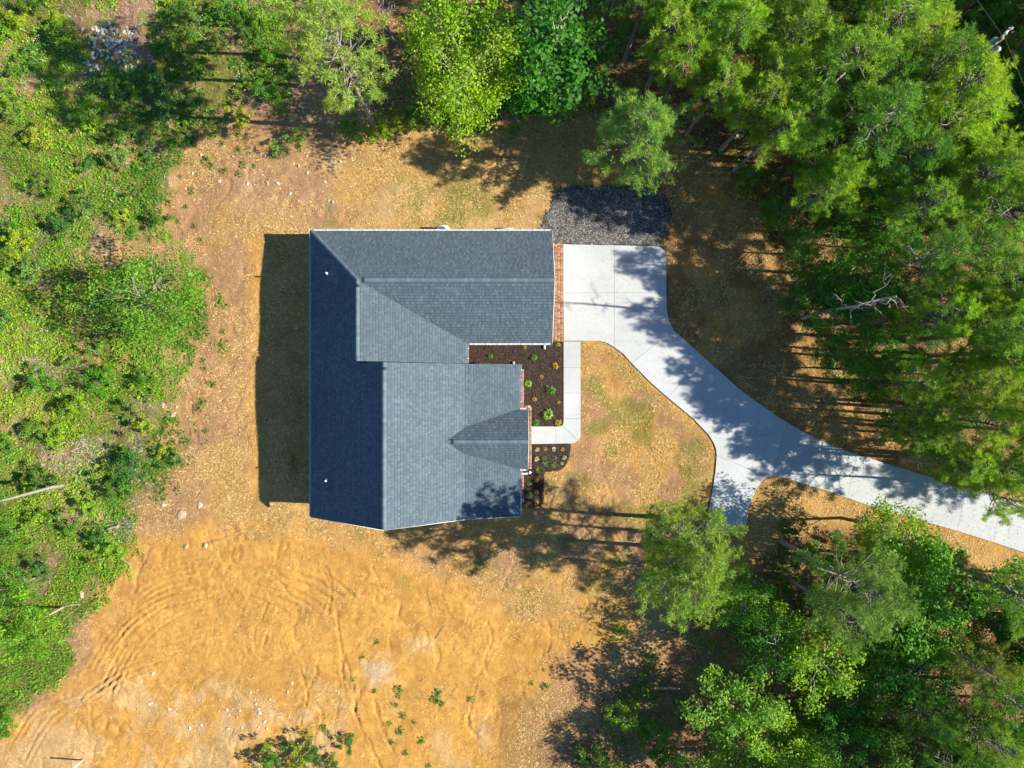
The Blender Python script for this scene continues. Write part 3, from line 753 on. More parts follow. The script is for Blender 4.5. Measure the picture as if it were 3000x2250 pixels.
SH = np.array([(0.072, 0.102, 0.130), (0.082, 0.115, 0.143), (0.091, 0.126, 0.156), (0.098, 0.134, 0.164), (0.059, 0.086, 0.114), (0.065, 0.094, 0.123)])
def slope(name, poly, zf, up, expo=0.172):
    """roof deck polygon plus overlapping shingle tabs; up = plan unit vector pointing up the slope"""
    n = len(poly)
    a = sum(poly[i][0] * poly[(i + 1) % n][1] - poly[(i + 1) % n][0] * poly[i][1] for i in range(n))
    if a < 0: poly = poly[::-1]
    V = [(x, y, zf(x, y)) for x, y in poly] + [(x, y, zf(x, y) - 0.10) for x, y in poly]
    Fs = [tuple(range(n)), tuple(range(2 * n - 1, n - 1, -1))] + [(i, n + i, n + (i + 1) % n, (i + 1) % n) for i in range(n)]
    me = bpy.data.meshes.new('roof_slope'); me.from_pydata(V, [], Fs); me.update(); me.materials.append(M['dark'])
    deck = hpart('roof_slope', me)
    deck['label'] = name
    ux, uy = up; sx, sy = -uy, ux
    S = [p[0] * sx + p[1] * sy for p in poly]; Tt = [p[0] * ux + p[1] * uy for p in poly]
    V, F4, FN, C = [], [], [], []
    t = min(Tt); row = 0; tooth = False
    while t < max(Tt):
        s = min(S) - random.random() * 0.3
        while s < max(S):
            tooth = not tooth
            w = random.choice((0.12, 0.16, 0.2, 0.26)) if tooth else random.choice((0.08, 0.11, 0.15, 0.2))
            th = 0.030 if tooth else 0.014
            cb = float(vnoise(np.array(s * 0.9 + 50), np.array(t * 0.9 + 50), 5))
            c0 = SH[random.randint(0, 5)] * (0.92 + 0.16 * cb) * random.uniform(0.95, 1.05)
            c0 = (SH.mean(0) + (c0 - SH.mean(0)) * 0.6) * (1.03 if tooth else 0.95)
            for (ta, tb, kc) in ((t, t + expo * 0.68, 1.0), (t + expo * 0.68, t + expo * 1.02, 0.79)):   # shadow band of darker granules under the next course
                rect = [(s, ta), (s + w - 0.006, ta), (s + w - 0.006, tb), (s, tb)]
                pl = [(q[0] * sx + q[1] * ux, q[0] * sy + q[1] * uy) for q in rect]
                ar = (pl[1][0] - pl[0][0]) * (pl[2][1] - pl[0][1]) - (pl[1][1] - pl[0][1]) * (pl[2][0] - pl[0][0])
                if ar < 0: pl = pl[::-1]
                pl = clip(pl, poly)
                if len(pl) < 3: continue
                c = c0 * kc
                k = len(V)
                low = []
                for (x, y) in pl:
                    tt = x * ux + y * uy
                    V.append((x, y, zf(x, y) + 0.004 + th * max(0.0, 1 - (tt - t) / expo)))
                    if abs(tt - t) < 1e-4: low.append(len(V) - 1)
                FN.append(tuple(range(k, k + len(pl))))
                C += [c] * len(pl)
                if len(low) == 2:
                    i0, i1 = low
                    k = len(V)
                    V.append((V[i0][0], V[i0][1], V[i0][2] - th)); V.append((V[i1][0], V[i1][1], V[i1][2] - th)); C += [c * 0.5, c * 0.5]  # butt face coloured darker, a shadow line painted along each course
                    FN.append((i0, k, k + 1, i1))
            s += w
        t += expo; row += 1
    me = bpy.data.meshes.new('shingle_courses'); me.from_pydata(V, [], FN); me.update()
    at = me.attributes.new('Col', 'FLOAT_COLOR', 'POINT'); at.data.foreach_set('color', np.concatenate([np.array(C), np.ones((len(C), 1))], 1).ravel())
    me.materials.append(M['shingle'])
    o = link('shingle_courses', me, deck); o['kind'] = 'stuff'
    return deck

zL = lambda x, y: ZE + PITCH * (x - XL)
zGN = lambda x, y: ZE + PITCH * (YT - y)
zGS = lambda x, y: ZU - PITCH * (YG - y)
zUE = lambda x, y: ZU - MU * (x - XU)
zM1 = lambda x, y: ZR - M1 * (x - XR)
zM2 = lambda x, y: ZK - M2 * (x - XK)
zPN = lambda x, y: ZP - (y - YP)
zPS = lambda x, y: ZP - (YP - y)
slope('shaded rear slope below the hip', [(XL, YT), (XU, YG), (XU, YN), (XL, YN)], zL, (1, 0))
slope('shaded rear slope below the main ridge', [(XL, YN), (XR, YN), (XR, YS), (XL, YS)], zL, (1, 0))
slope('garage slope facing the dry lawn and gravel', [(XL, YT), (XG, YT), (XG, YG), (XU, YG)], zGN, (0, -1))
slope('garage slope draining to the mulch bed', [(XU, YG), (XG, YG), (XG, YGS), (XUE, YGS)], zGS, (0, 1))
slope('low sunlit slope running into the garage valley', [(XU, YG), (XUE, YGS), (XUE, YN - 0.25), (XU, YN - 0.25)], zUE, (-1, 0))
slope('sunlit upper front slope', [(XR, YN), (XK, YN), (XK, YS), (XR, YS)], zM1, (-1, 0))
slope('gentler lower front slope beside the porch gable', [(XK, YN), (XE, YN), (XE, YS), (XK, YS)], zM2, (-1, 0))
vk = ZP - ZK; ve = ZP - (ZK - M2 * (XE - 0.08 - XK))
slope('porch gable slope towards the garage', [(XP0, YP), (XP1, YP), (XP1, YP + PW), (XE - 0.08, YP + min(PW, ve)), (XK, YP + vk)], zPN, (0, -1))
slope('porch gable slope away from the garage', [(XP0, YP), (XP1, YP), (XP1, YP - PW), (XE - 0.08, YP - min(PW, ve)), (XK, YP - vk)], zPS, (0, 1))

# ridge vents with cap shingles
def ridge(a, b, s1, s2, cap_from=0.0, cap_to=1.0, vent=True):
    """a, b ends; s1, s2 drop per metre to either side"""
    a = Vector(a); b = Vector(b); d = b - a; L = d.length; d.normalize()
    p = Vector((-d.y, d.x, 0)).normalized()
    w = 0.15
    lift = 0.055 if vent else 0.03
    def strip(mb, t0, t1, z0, w, col, th):
        A = a + d * t0; B = a + d * t1
        V = []
        for q in (A, B):
            V += [q + p * w + Vector((0, 0, z0 - s1 * w)), q + Vector((0, 0, z0)), q - p * w + Vector((0, 0, z0 - s2 * w)),
                  q + p * w + Vector((0, 0, z0 - th - s1 * w)), q - p * w + Vector((0, 0, z0 - th - s2 * w))]
        V = [tuple(v) for v in V]
        mb.add(V, [(0, 1, 6, 5), (1, 2, 7, 6), (3, 0, 5, 8), (2, 4, 9, 7)], col)
        mb.add([V[0], V[1], V[2], V[4], V[3]], [(0, 4, 3, 2)], col); mb.add([V[5], V[6], V[7], V[9], V[8]], [(0, 2, 3, 4)], col)
    rv = None
    mb = MB(); strip(mb, 0.28 if vent else 0, L - (0.28 if vent else 0), lift - 0.012, w + 0.005, (0.03, 0.035, 0.04), 0.05)
    rv = hpart('ridge_vent' if vent else 'hip_line', mb.mesh('ridge_vent', M['dark']))
    t = 0.0; n = max(1, round(L / 0.24)); st = L / n
    for i in range(n):
        mb = MB(); c = SH[random.randint(1, 3)] * random.uniform(0.95, 1.2)
        z = (lift if 0.25 < i * st < L - 0.45 else 0.03) if vent else 0.035
        strip(mb, i * st, (i + 1) * st - 0.004, z + 0.004 * (i % 2), w, c, 0.012)
        link('cap_shingle', mb.mesh('cap_shingle', M['shingle']), rv)
ridge((XR, YN, ZR), (XR, YS, ZR), M1, PITCH)
ridge((XU, YG, ZU), (XU, YN, ZU), MU, PITCH)
ridge((XU, YG, ZU), (XG, YG, ZU), PITCH, PITCH)
ridge((XP0 + 0.1, YP, ZP), (XP1, YP, ZP), 1.0, 1.0)
ridge((XL, YT, ZE), (XU, YG, ZU), 0.5, 0.5, vent=False)

# walls
def wall(name, pts, axis, c, t, mat):
    """pts: outline in (h, z); axis 'x' wall lies in plane x=c, 'y' in plane y=c; t thickness"""
    n = len(pts); V = []
    for k in (c, c + t):
        V += [(k, h, z) if axis == 'x' else (h, k, z) for h, z in pts]
    Fs = [tuple(range(n)), tuple(range(2 * n - 1, n - 1, -1))] + [(i, n + i, n + (i + 1) % n, (i + 1) % n) for i in range(n)]
    me = bpy.data.meshes.new(name); me.from_pydata(V, [], Fs); me.update(); me.materials.append(mat)
    return hpart(name, me)
t = NT('brick_wall')
bt = t.n('ShaderNodeTexBrick', i_Vector=t.obj(), i_Scale=1.0)
mp = t.n('ShaderNodeMapping', i_Vector=t.obj()); mp.inputs['Rotation'].default_value = (math.pi / 2, 0, math.pi / 2)
t.l(mp.outputs[0], bt.inputs['Vector'])
bt.inputs['Color1'].default_value = (0.30, 0.13, 0.075, 1); bt.inputs['Color2'].default_value = (0.42, 0.2, 0.11, 1); bt.inputs['Mortar'].default_value = (0.4, 0.35, 0.3, 1)
bt.inputs['Scale'].default_value = 4.5
t.base(bt.outputs['Color']); M['brickwall'] = t.m
def zroof_main(x): return (ZE + PITCH * (x - XL) if x < XR else zM1(x, 0) if x < XK else zM2(x, 0)) - 0.12
wall('wall', [(9.82, 0), (9.82, zL(-13.0, 0) - 0.12), (-8.5, zL(-13.0, 0) - 0.12), (-8.5, 0)], 'x', -13.0, 0.15, M['siding'])
wall('wall', [(-12.84, 0), (2.34, 0), (2.34, zGN(0, 9.82) - 0.12), (-12.84, zGN(0, 9.82) - 0.12)], 'y', 9.67, 0.15, M['siding'])
wall('wall', [(3.0, 0), (9.66, 0), (9.66, zGN(0, 9.66) - 0.12), (YG, ZU - 0.12), (3.0, zGS(0, 3.0) - 0.12)], 'x', 2.25, 0.15, M['brickwall'])
wall('wall', [(-3.1, 0), (2.24, 0), (2.24, zGS(0, 3.0) - 0.14), (-3.1, zGS(0, 3.0) - 0.14)], 'y', 3.0, 0.15, M['brickwall'])
wall('wall', [(1.2, 0), (2.98, 0), (2.98, zUE(-3.2, 0) - 0.12), (1.2, zUE(-3.2, 0) - 0.12)], 'x', -3.25, 0.15, M['brickwall'])
wall('gable_wall', [(-12.8, 0), (0.2, 0), (0.2, zroof_main(0.2)), (XK, ZK - 0.12), (XR, ZR - 0.12), (-12.8, zroof_main(-12.8))], 'y', 1.05, 0.13, M['siding'])
wall('wall', [(-8.33, 0), (1.04, 0), (1.04, zroof_main(0.15)), (-8.33, zroof_main(0.15))], 'x', 0.1, 0.15, M['brickwall'])
wall('gable_wall', [(-12.84, 0), (0.25, 0), (0.25, zroof_main(0.25)), (XK, ZK - 0.12), (XR, ZR - 0.12), (-12.84, zroof_main(-12.84))], 'y', -8.5, 0.15, M['siding'])
wall('porch_gable', [(YP - 1.85, 2.2), (YP + 1.85, 2.2), (YP + 1.7, 2.4), (YP, ZP - 0.15), (YP - 1.7, 2.4)], 'x', 0.85, 0.1, M['siding'])
for yy in (YP - 1.6, YP + 1.6):
    mb = MB(); box(mb, 0.8, 1.0, yy - 0.1, yy + 0.1, 0.12, 2.3); hpart('porch_post', mb.mesh('porch_post', M['siding']))
mb = MB(); box(mb, 0.26, 1.12, YP - 2.1, YP + 1.95, 0, 0.12); hpart('porch_floor', mb.mesh('porch_floor', M['concrete']))
def opening(name, axis, c, a0, a1, z0, z1, mat, out):
    mb = MB(); w = 0.08
    fr = MB()
    for (p0, p1, q0, q1) in ((a0 - w, a1 + w, z1, z1 + w), (a0 - w, a1 + w, z0 - w, z0), (a0 - w, a0, z0, z1), (a1, a1 + w, z0, z1)):
        if axis == 'x': box(fr, min(c, c + out * 0.06), max(c, c + out * 0.06), p0, p1, q0, q1)
        else: box(fr, p0, p1, min(c, c + out * 0.06), max(c, c + out * 0.06), q0, q1)
    if axis == 'x': box(mb, min(c, c + out * 0.02), max(c, c + out * 0.02), a0, a1, z0, z1)
    else: box(mb, a0, a1, min(c, c + out * 0.02), max(c, c + out * 0.02), z0, z1)
    o = hpart(name, mb.mesh(name, mat)); link('frame', fr.mesh('frame', M['pipe']), o)
for (a0, a1) in ((3.6, 6.1), (6.8, 9.3)): opening('garage_door', 'x', 2.403, a0, a1, 0.09, 2.2, M['pipe'], 1)
opening('front_door', 'x', 0.253, YP - 0.45, YP + 0.45, 0.22, 2.1, M['pole'], 1)
for (a0, a1) in ((-1.2, 0.1), (-8.0, -6.6)): opening('window', 'x', 0.253, a0, a1, 0.7, 1.95, M['glass'], 1)
for (a0, a1) in ((-7.0, -5.6), (-3, -1.2), (1.5, 3.1), (6, 7.4)): opening('window', 'x', -13.003, a0, a1, 0.9, 2.2, M['glass'], -1)
for (a0, a1) in ((-11, -9.6), (-3, -1.9)): opening('window', 'y', 9.823, a0, a1, 0.9, 2.2, M['glass'], 1)
for (a0, a1) in ((-10.5, -9), (-5, -3.6)): opening('window', 'y', -8.503, a0, a1, 0.9, 2.1, M['glass'], -1)

# rake and eave boards
mb = MB()
def board(p, q, dx, dy, h=0.16):
    V = []
    for (x, y, z) in (p, q):
        V += [(x, y, z + 0.0), (x + dx, y + dy, z + 0.0), (x + dx, y + dy, z - h), (x, y, z - h)]
    mb.add(V, [(0, 1, 5, 4), (1, 2, 6, 5), (2, 3, 7, 6), (3, 0, 4, 7), (0, 3, 2, 1), (4, 5, 6, 7)])
for (xa, xb, zf) in ((XL, XR, zL), (XR, XK, zM1), (XK, XE, zM2)):
    for ya, dy in ((YS, -0.025), (YN, 0.025)):
        if ya == YN: continue
        board((xa, ya, zf(xa, 0) - 0.005), (xb, ya, zf(xb, 0) - 0.005), 0, dy)
for (ya, yb, zf) in ((YT, YG, zGN), (YG, YGS, zGS)): board((XG, ya, zf(0, ya) - 0.005), (XG, yb, zf(0, yb) - 0.005), 0.025, 0)
for (ya, yb, zf) in ((YP + PW, YP, zPN), (YP, YP - PW, zPS)): board((XP1, ya, zf(0, ya) - 0.005), (XP1, yb, zf(0, yb) - 0.005), 0.025, 0)
hpart('rake_board', mb.mesh('rake_board', M['pipe']))

# gutters
def gutter(a, b, z, out):
    """open trough from a to b, hung outside the eave in direction out"""
    a = Vector((*a, z)); b = Vector((*b, z)); d = (b - a); L = d.length; d.normalize(); o = Vector((*out, 0))
    prof = [(0.0, -0.02), (0.0, -0.11), (0.08, -0.11), (0.115, -0.045), (0.115, -0.01), (0.106, -0.01), (0.106, -0.045), (0.07, -0.098), (0.010, -0.098), (0.010, -0.02)]
    n = len(prof); V = []
    for q in (a, b):
        for (u, w) in prof: V.append(tuple(q + o * u + Vector((0, 0, w))))
    mb = MB(); mb.add(V, [(i, (i + 1) % n, n + (i + 1) % n, n + i) for i in range(n)])
    for q in (a, b):
        e = [q + o * u + Vector((0, 0, w)) for u, w in ((0, -0.02), (0, -0.11), (0.114, -0.11), (0.114, -0.01))]
        e2 = [v + d * 0.006 for v in e]
        mb.add([tuple(v) for v in e + e2], BOXF)
    g = hpart('gutter', mb.mesh('gutter', M['gutter']))
    m = max(1, round(L / 0.8)); br = MB()
    V = [tuple(d * s + o * u + Vector((0, 0, w))) for w in (-0.012, -0.004) for (s, u) in ((-0.012, -0.02), (0.012, -0.02), (0.012, 0.118), (-0.012, 0.118))]
    br.add(V, BOXF); bm_ = br.mesh('gutter_bracket', M['pipe'])
    for i in range(m):
        link('gutter_bracket', bm_, g, a + d * ((i + 0.5) * L / m))
    return g
gutter((XL, YS + 0.02), (XL, YT + 0.13), ZE, (-1, 0))
gutter((XL - 0.13, YT), (XG, YT), ZE, (0, 1))
gutter((XUE + 0.16, YGS), (XG, YGS), ZGS, (0, -1))
gutter((XUE, YGS - 0.02), (XUE, YN + 0.05), ZGS - 0.003, (1, 0))
gutter((XE, YN), (XE, YP + PW + 0.16), ZEE, (1, 0))
gutter((XE, YP - PW - 0.16), (XE, YS), ZEE, (1, 0))
gutter((XE, YP + PW), (XP1, YP + PW), ZP - PW, (0, 1))
gutter((XE, YP - PW), (XP1, YP - PW), ZP - PW, (0, -1))

def downspout(pts, w=0.04):
    mb = MB(); tube(mb, pts, w * 1.35, 4); return hpart('downspout', mb.mesh('downspout', M['gutter']))
downspout([(2.27, 2.62, 2.5), (2.27, 2.9, 2.25), (2.27, 2.93, 0.28), (2.27, 2.85, 0.15), (2.27, 2.45, 0.11)], 0.07)
downspout([(0.60, 0.9, 2.2), (0.33, 0.85, 2.0), (0.30, 0.95, 0.3), (0.10, 1.28, 0.15), (0.10, 1.58, 0.11)], 0.07)
downspout([(0.6, -6.3, 2.2), (0.35, -6.3, 1.95), (0.33, -6.3, 0.3), (0.55, -6.3, 0.15), (1.1, -6.28, 0.11)], 0.06)
downspout([(-2.85, 1.3, 2.45), (-2.9, 1.18, 2.2), (-2.9, 1.18, 0.1)], 0.05)

# plumbing vents on the rear slope
for (px, py) in ((960, 802), (958, 1407)):
    # solve for the slope height along the sight line
    z = 4.0
    for _ in range(20):
        x = (px - CX) * (CAM_H - z) / FPX; z = zL(x, 0)
    x, y, _z = R3(px, py, z)
    mb = MB(); tube(mb, [(x, y, z - 0.05), (x, y, z + 0.42)], 0.055, 10); tube(mb, [(x, y, z + 0.0), (x, y, z + 0.07)], [0.12, 0.07], 10)
    hpart('vent_pipe', mb.mesh('vent_pipe', M['pipe'], smooth=False))

# brickwork at the garage apron and porch edge
BC = [(0.23, 0.115, 0.062), (0.28, 0.145, 0.08), (0.185, 0.085, 0.046), (0.31, 0.175, 0.10), (0.245, 0.125, 0.07), (0.14, 0.065, 0.038)]
brick_me = {}
def brick_mesh(lx, ly, lz):
    key = (lx, ly, lz)
    if key not in brick_me:
        out = []
        for c in BC:
            mb = MB(); e = 0.006
            V = [(-lx, -ly, 0), (lx, -ly, 0), (lx, ly, 0), (-lx, ly, 0), (-lx, -ly, lz - e), (lx, -ly, lz - e), (lx, ly, lz - e), (-lx, ly, lz - e),
                 (-lx + e, -ly + e, lz), (lx - e, -ly + e, lz), (lx - e, ly - e, lz), (-lx + e, ly - e, lz)]
            mb.add(V, [(0, 1, 5, 4), (1, 2, 6, 5), (2, 3, 7, 6), (3, 0, 4, 7), (4, 5, 9, 8), (5, 6, 10, 9), (6, 7, 11, 10), (7, 4, 8, 11), (8, 9, 10, 11)], c)
            out.append(mb.mesh('brick', M['brick']))
        brick_me[key] = out
    return brick_me[key]
ax0, ay0 = G(1608, 1000); ax1, ay1 = G(1649, 717)
prism_o = prism('brick_apron', [(ax0, ay0), (ax1, ay0), (ax1, ay1), (ax0, ay1)], -0.05, 0.045, M['mortar'])
tag(prism_o, kind='structure')
ms = brick_mesh(0.098, 0.0475, 0.02)
yy = ay0 + 0.055; row = 0
while yy < ay1 - 0.04:
    for c in range(4):
        xx = ax1 - 0.105 - c * 0.21
        o = link('brick', random.choice(ms), prism_o, (xx, yy, 0.042 + random.uniform(0, 0.004)))
    yy += 0.109; row += 1
bed = MB()
# porch edge: brick-on-edge border at the foot of the wall
segs = [((1.26, -1.75), (1.26, -5.85)), ((0.66, -1.62), (1.18, -1.62)), ((0.72, 0.9), (0.72, -1.5)), ((0.72, -6.2), (0.72, -8.2))]
for (p, q) in segs:
    x0, x1 = sorted((p[0], q[0])); y0, y1 = sorted((p[1], q[1]))
    box(bed, x0 - 0.11, x1 + 0.11, y0 - 0.11, y1 + 0.11, 0, 0.125 if p != segs[1][0] else 0.121)
border = hpart('brick_border', bed.mesh('brick_border', M['mortar']))
for (p, q) in segs:
    p = Vector(p); q = Vector(q); L = (q - p).length; d = (q - p) / L; n = int(L / 0.1)
    vert = abs(d.y) > 0.5
    ms = brick_mesh(0.105, 0.045, 0.02) if vert else brick_mesh(0.045, 0.105, 0.02)
    for i in range(n):
        c = p + d * (i + 0.5) * L / n
        link('brick', random.choice(ms), border, (c.x, c.y, 0.124 + random.uniform(0, 0.003)))

# condenser unit and stoop at the north wall
cx, cy = R3(1295, 664, 0.85)[:2]
cond = tag(empty('condenser_unit', (cx, 10.62, 0)), 'white outdoor condenser unit with round fan grille against the long garage wall', 'air conditioner')
mb = MB(); box(mb, -0.45, 0.45, -0.42, 0.42, -0.03, 0.06); link('base_pad', mb.mesh('base_pad', M['concrete']), cond)
mb = MB(); box(mb, -0.38, 0.38, -0.36, 0.36, 0.06, 0.82); link('casing', mb.mesh('casing', M['pipe']), cond)
mb = MB()
th = np.linspace(0, 2 * math.pi, 25)
for r in (0.08, 0.15, 0.22, 0.29):
    tube(mb, [(r * math.cos(a), r * math.sin(a), 0.845) for a in th], 0.008, 4, cap=False)
link('fan_grille', mb.mesh('fan_grille', M['metal']), cond)
mb = MB(); tube(mb, [(0, 0, 0.815), (0, 0, 0.827)], 0.31, 24); link('fan_well', mb.mesh('fan_well', M['dark']), cond)
sx0, _ = G(1455, 668); sx1, _ = G(1505, 668)
mb = MB(); box(mb, sx0, sx1, 9.83, 10.98, -0.05, 0.1); tag(link('side_stoop', mb.mesh('side_stoop', M['concrete'])), 'small pale concrete stoop at the foot of the long garage wall', 'step')
# small garden lamp by the porch corner
lx, ly = G(1550, 1384)
gl = tag(empty('garden_lamp', (lx, ly, 0.04)), 'small white path lamp in the mulch by the porch corner', 'lamp')
mb = MB(); tube(mb, [(0, 0, 0), (0, 0, 0.35)], 0.015, 6); link('stake', mb.mesh('stake', M['metal']), gl)
mb = MB(); box(mb, -0.09, 0.09, -0.07, 0.07, 0.33, 0.38); hd = link('lamp_head', mb.mesh('lamp_head', M['pipe']), gl); hd.rotation_euler = (0, 0.2, 0.7)
# ==== PART3 ====
# ------------------------------------------------------------------ plants in the beds
def leaf_clump(n, r, h, L, palette, seed, up=1.0, flat=0.4, wid=0.55):
    global rng
    keep = rng; rng = np.random.default_rng(seed)
    d = rand_unit(n); d[:, 2] = np.abs(d[:, 2])
    rr = rng.random(n) ** 0.4
    c = d * rr[:, None] * np.array([r, r, h])
    l = L * rng.uniform(0.6, 1.35, n); w = l * wid
    nr = d * flat + np.stack([rng.normal(0, 0.35, n), rng.normal(0, 0.35, n), np.full(n, up)], -1); nr /= np.linalg.norm(nr, axis=1)[:, None]
    a = np.arctan2(d[:, 1], d[:, 0]) + rng.normal(0, 0.6, n)
    hd = np.stack([np.cos(a), np.sin(a), np.zeros(n)], -1); s = np.cross(nr, hd); s /= np.linalg.norm(s, axis=1)[:, None]; hd = np.cross(s, nr)
    V = np.stack([c, c + hd * (l * .45)[:, None] + s * (w / 2)[:, None], c + hd * l[:, None], c + hd * (l * .45)[:, None] - s * (w / 2)[:, None]], 1).reshape(-1, 3)
    mb = MB(); mb.add(V, np.arange(4 * n).reshape(-1, 4), np.repeat(pick(palette, n, 0.2), 4, 0))
    # short stems so that nothing floats
    for i in range(7):
        a = i * 0.9; tube(mb, [(0, 0, -0.02), (0.5 * r * math.cos(a), 0.5 * r * math.sin(a), h * 0.7)], [0.012, 0.006], 4, (0.12, 0.09, 0.04), cap=False)
    rng = keep
    return mb
def tuft_mesh(n, L, palette, seed):
    global rng
    keep = rng; rng = np.random.default_rng(seed)
    mb = MB(); blades(mb, rng.normal(0, 0.03, n), rng.normal(0, 0.03, n), np.zeros(n), L, 0.025, 0.8, pick(palette, n)); rng = keep
    return mb
KIND = {
 'lime': ('lime green leafy shrub', lambda s: leaf_clump(150, 0.34, 0.4, 0.13, [(0.22, 0.42, 0.05), (0.32, 0.52, 0.08), (0.15, 0.32, 0.03)], s)),
 'green': ('small green rounded shrub', lambda s: leaf_clump(130, 0.26, 0.34, 0.10, [(0.09, 0.26, 0.03), (0.14, 0.34, 0.05), (0.06, 0.18, 0.02)], s)),
 'yellow': ('golden yellow leaved shrub', lambda s: leaf_clump(100, 0.2, 0.24, 0.09, [(0.52, 0.37, 0.02), (0.60, 0.46, 0.03), (0.40, 0.25, 0.02), (0.30, 0.32, 0.03)], s)),
 'olive': ('sparse olive and yellow shrub', lambda s: leaf_clump(90, 0.2, 0.24, 0.08, [(0.42, 0.38, 0.05), (0.30, 0.30, 0.05), (0.55, 0.36, 0.05)], s)),
 'white': ('white and green variegated plant', lambda s: leaf_clump(70, 0.2, 0.22, 0.09, [(0.70, 0.76, 0.60), (0.30, 0.45, 0.12), (0.20, 0.38, 0.06)], s)),
 'blue': ('blue green low plant', lambda s: leaf_clump(90, 0.22, 0.2, 0.07, [(0.14, 0.22, 0.19), (0.20, 0.29, 0.25), (0.10, 0.17, 0.13)], s)),
 'tuft': ('spiky green grass tuft', lambda s: tuft_mesh(60, 0.42, [(0.14, 0.30, 0.03), (0.24, 0.40, 0.06), (0.10, 0.22, 0.03)], s)),
}
pm = {k: [v[1](i * 10 + j).mesh('bed_plant', M['weed']) for j in range(2)] for i, (k, v) in enumerate(KIND.items())}
BEDP = {
 'in the mulch bed between garage and front walk': [(1437, 1043, 'green', .75), (1538, 1018, 'olive', .75), (1565, 1048, 'green', .9), (1635, 1010, 'olive', .85), (1628, 1071, 'yellow', 1.2), (1586, 1104, 'olive', .8), (1547, 1124, 'lime', .8),
   (1613, 1143, 'green', 1.2), (1566, 1169, 'yellow', .8), (1637, 1179, 'olive', .75), (1605, 1214, 'lime', 1.05), (1569, 1238, 'green', .95), (1635, 1237, 'yellow', 1.15)],
 'in the narrow mulch bed below the porch': [(1573, 1317, 'white', .9), (1597, 1315, 'yellow', .7), (1623, 1315, 'white', .9), (1648, 1316, 'yellow', .7), (1571, 1345, 'white', .9), (1594, 1342, 'blue', .9), (1625, 1340, 'blue', .9), (1653, 1340, 'white', .9),
   (1600, 1358, 'tuft', 1), (1626, 1361, 'tuft', 1), (1646, 1358, 'yellow', .6), (1577, 1375, 'tuft', .95), (1573, 1406, 'yellow', .7), (1550, 1417, 'green', .6), (1572, 1441, 'yellow', .75), (1548, 1452, 'green', .8), (1572, 1472, 'yellow', .7), (1536, 1485, 'olive', 1.1)],
}
for where, lst in BEDP.items():
    for i, (px, py, k, s) in enumerate(lst):
        x, y = G(px, py)
        o = link('bed_plant', pm[k][i % 2], None, (x, y, 0.05)); o.rotation_euler = (0, 0, i * 1.7); s *= 0.88; o.scale = (s * rng.uniform(0.85, 1.15), s, s)
        n_same = sum(1 for q in lst if q[2] == k)
        tag(o, KIND[k][0] + ' ' + where, 'shrub' if k != 'tuft' else 'grass tuft', KIND[k][0] + ' set ' + where if n_same > 1 else None)

# ------------------------------------------------------------------ trees
def limb_curve(p0, d, L, droop, k=5, wob=0.08):
    t = np.linspace(0, 1, k)[:, None]
    P = p0 + d * L * t + np.array([0, 0, 1.0]) * droop * L * t * t
    P[1:-1] += rng.normal(0, wob * L * 0.4, (k - 2, 3))
    return P

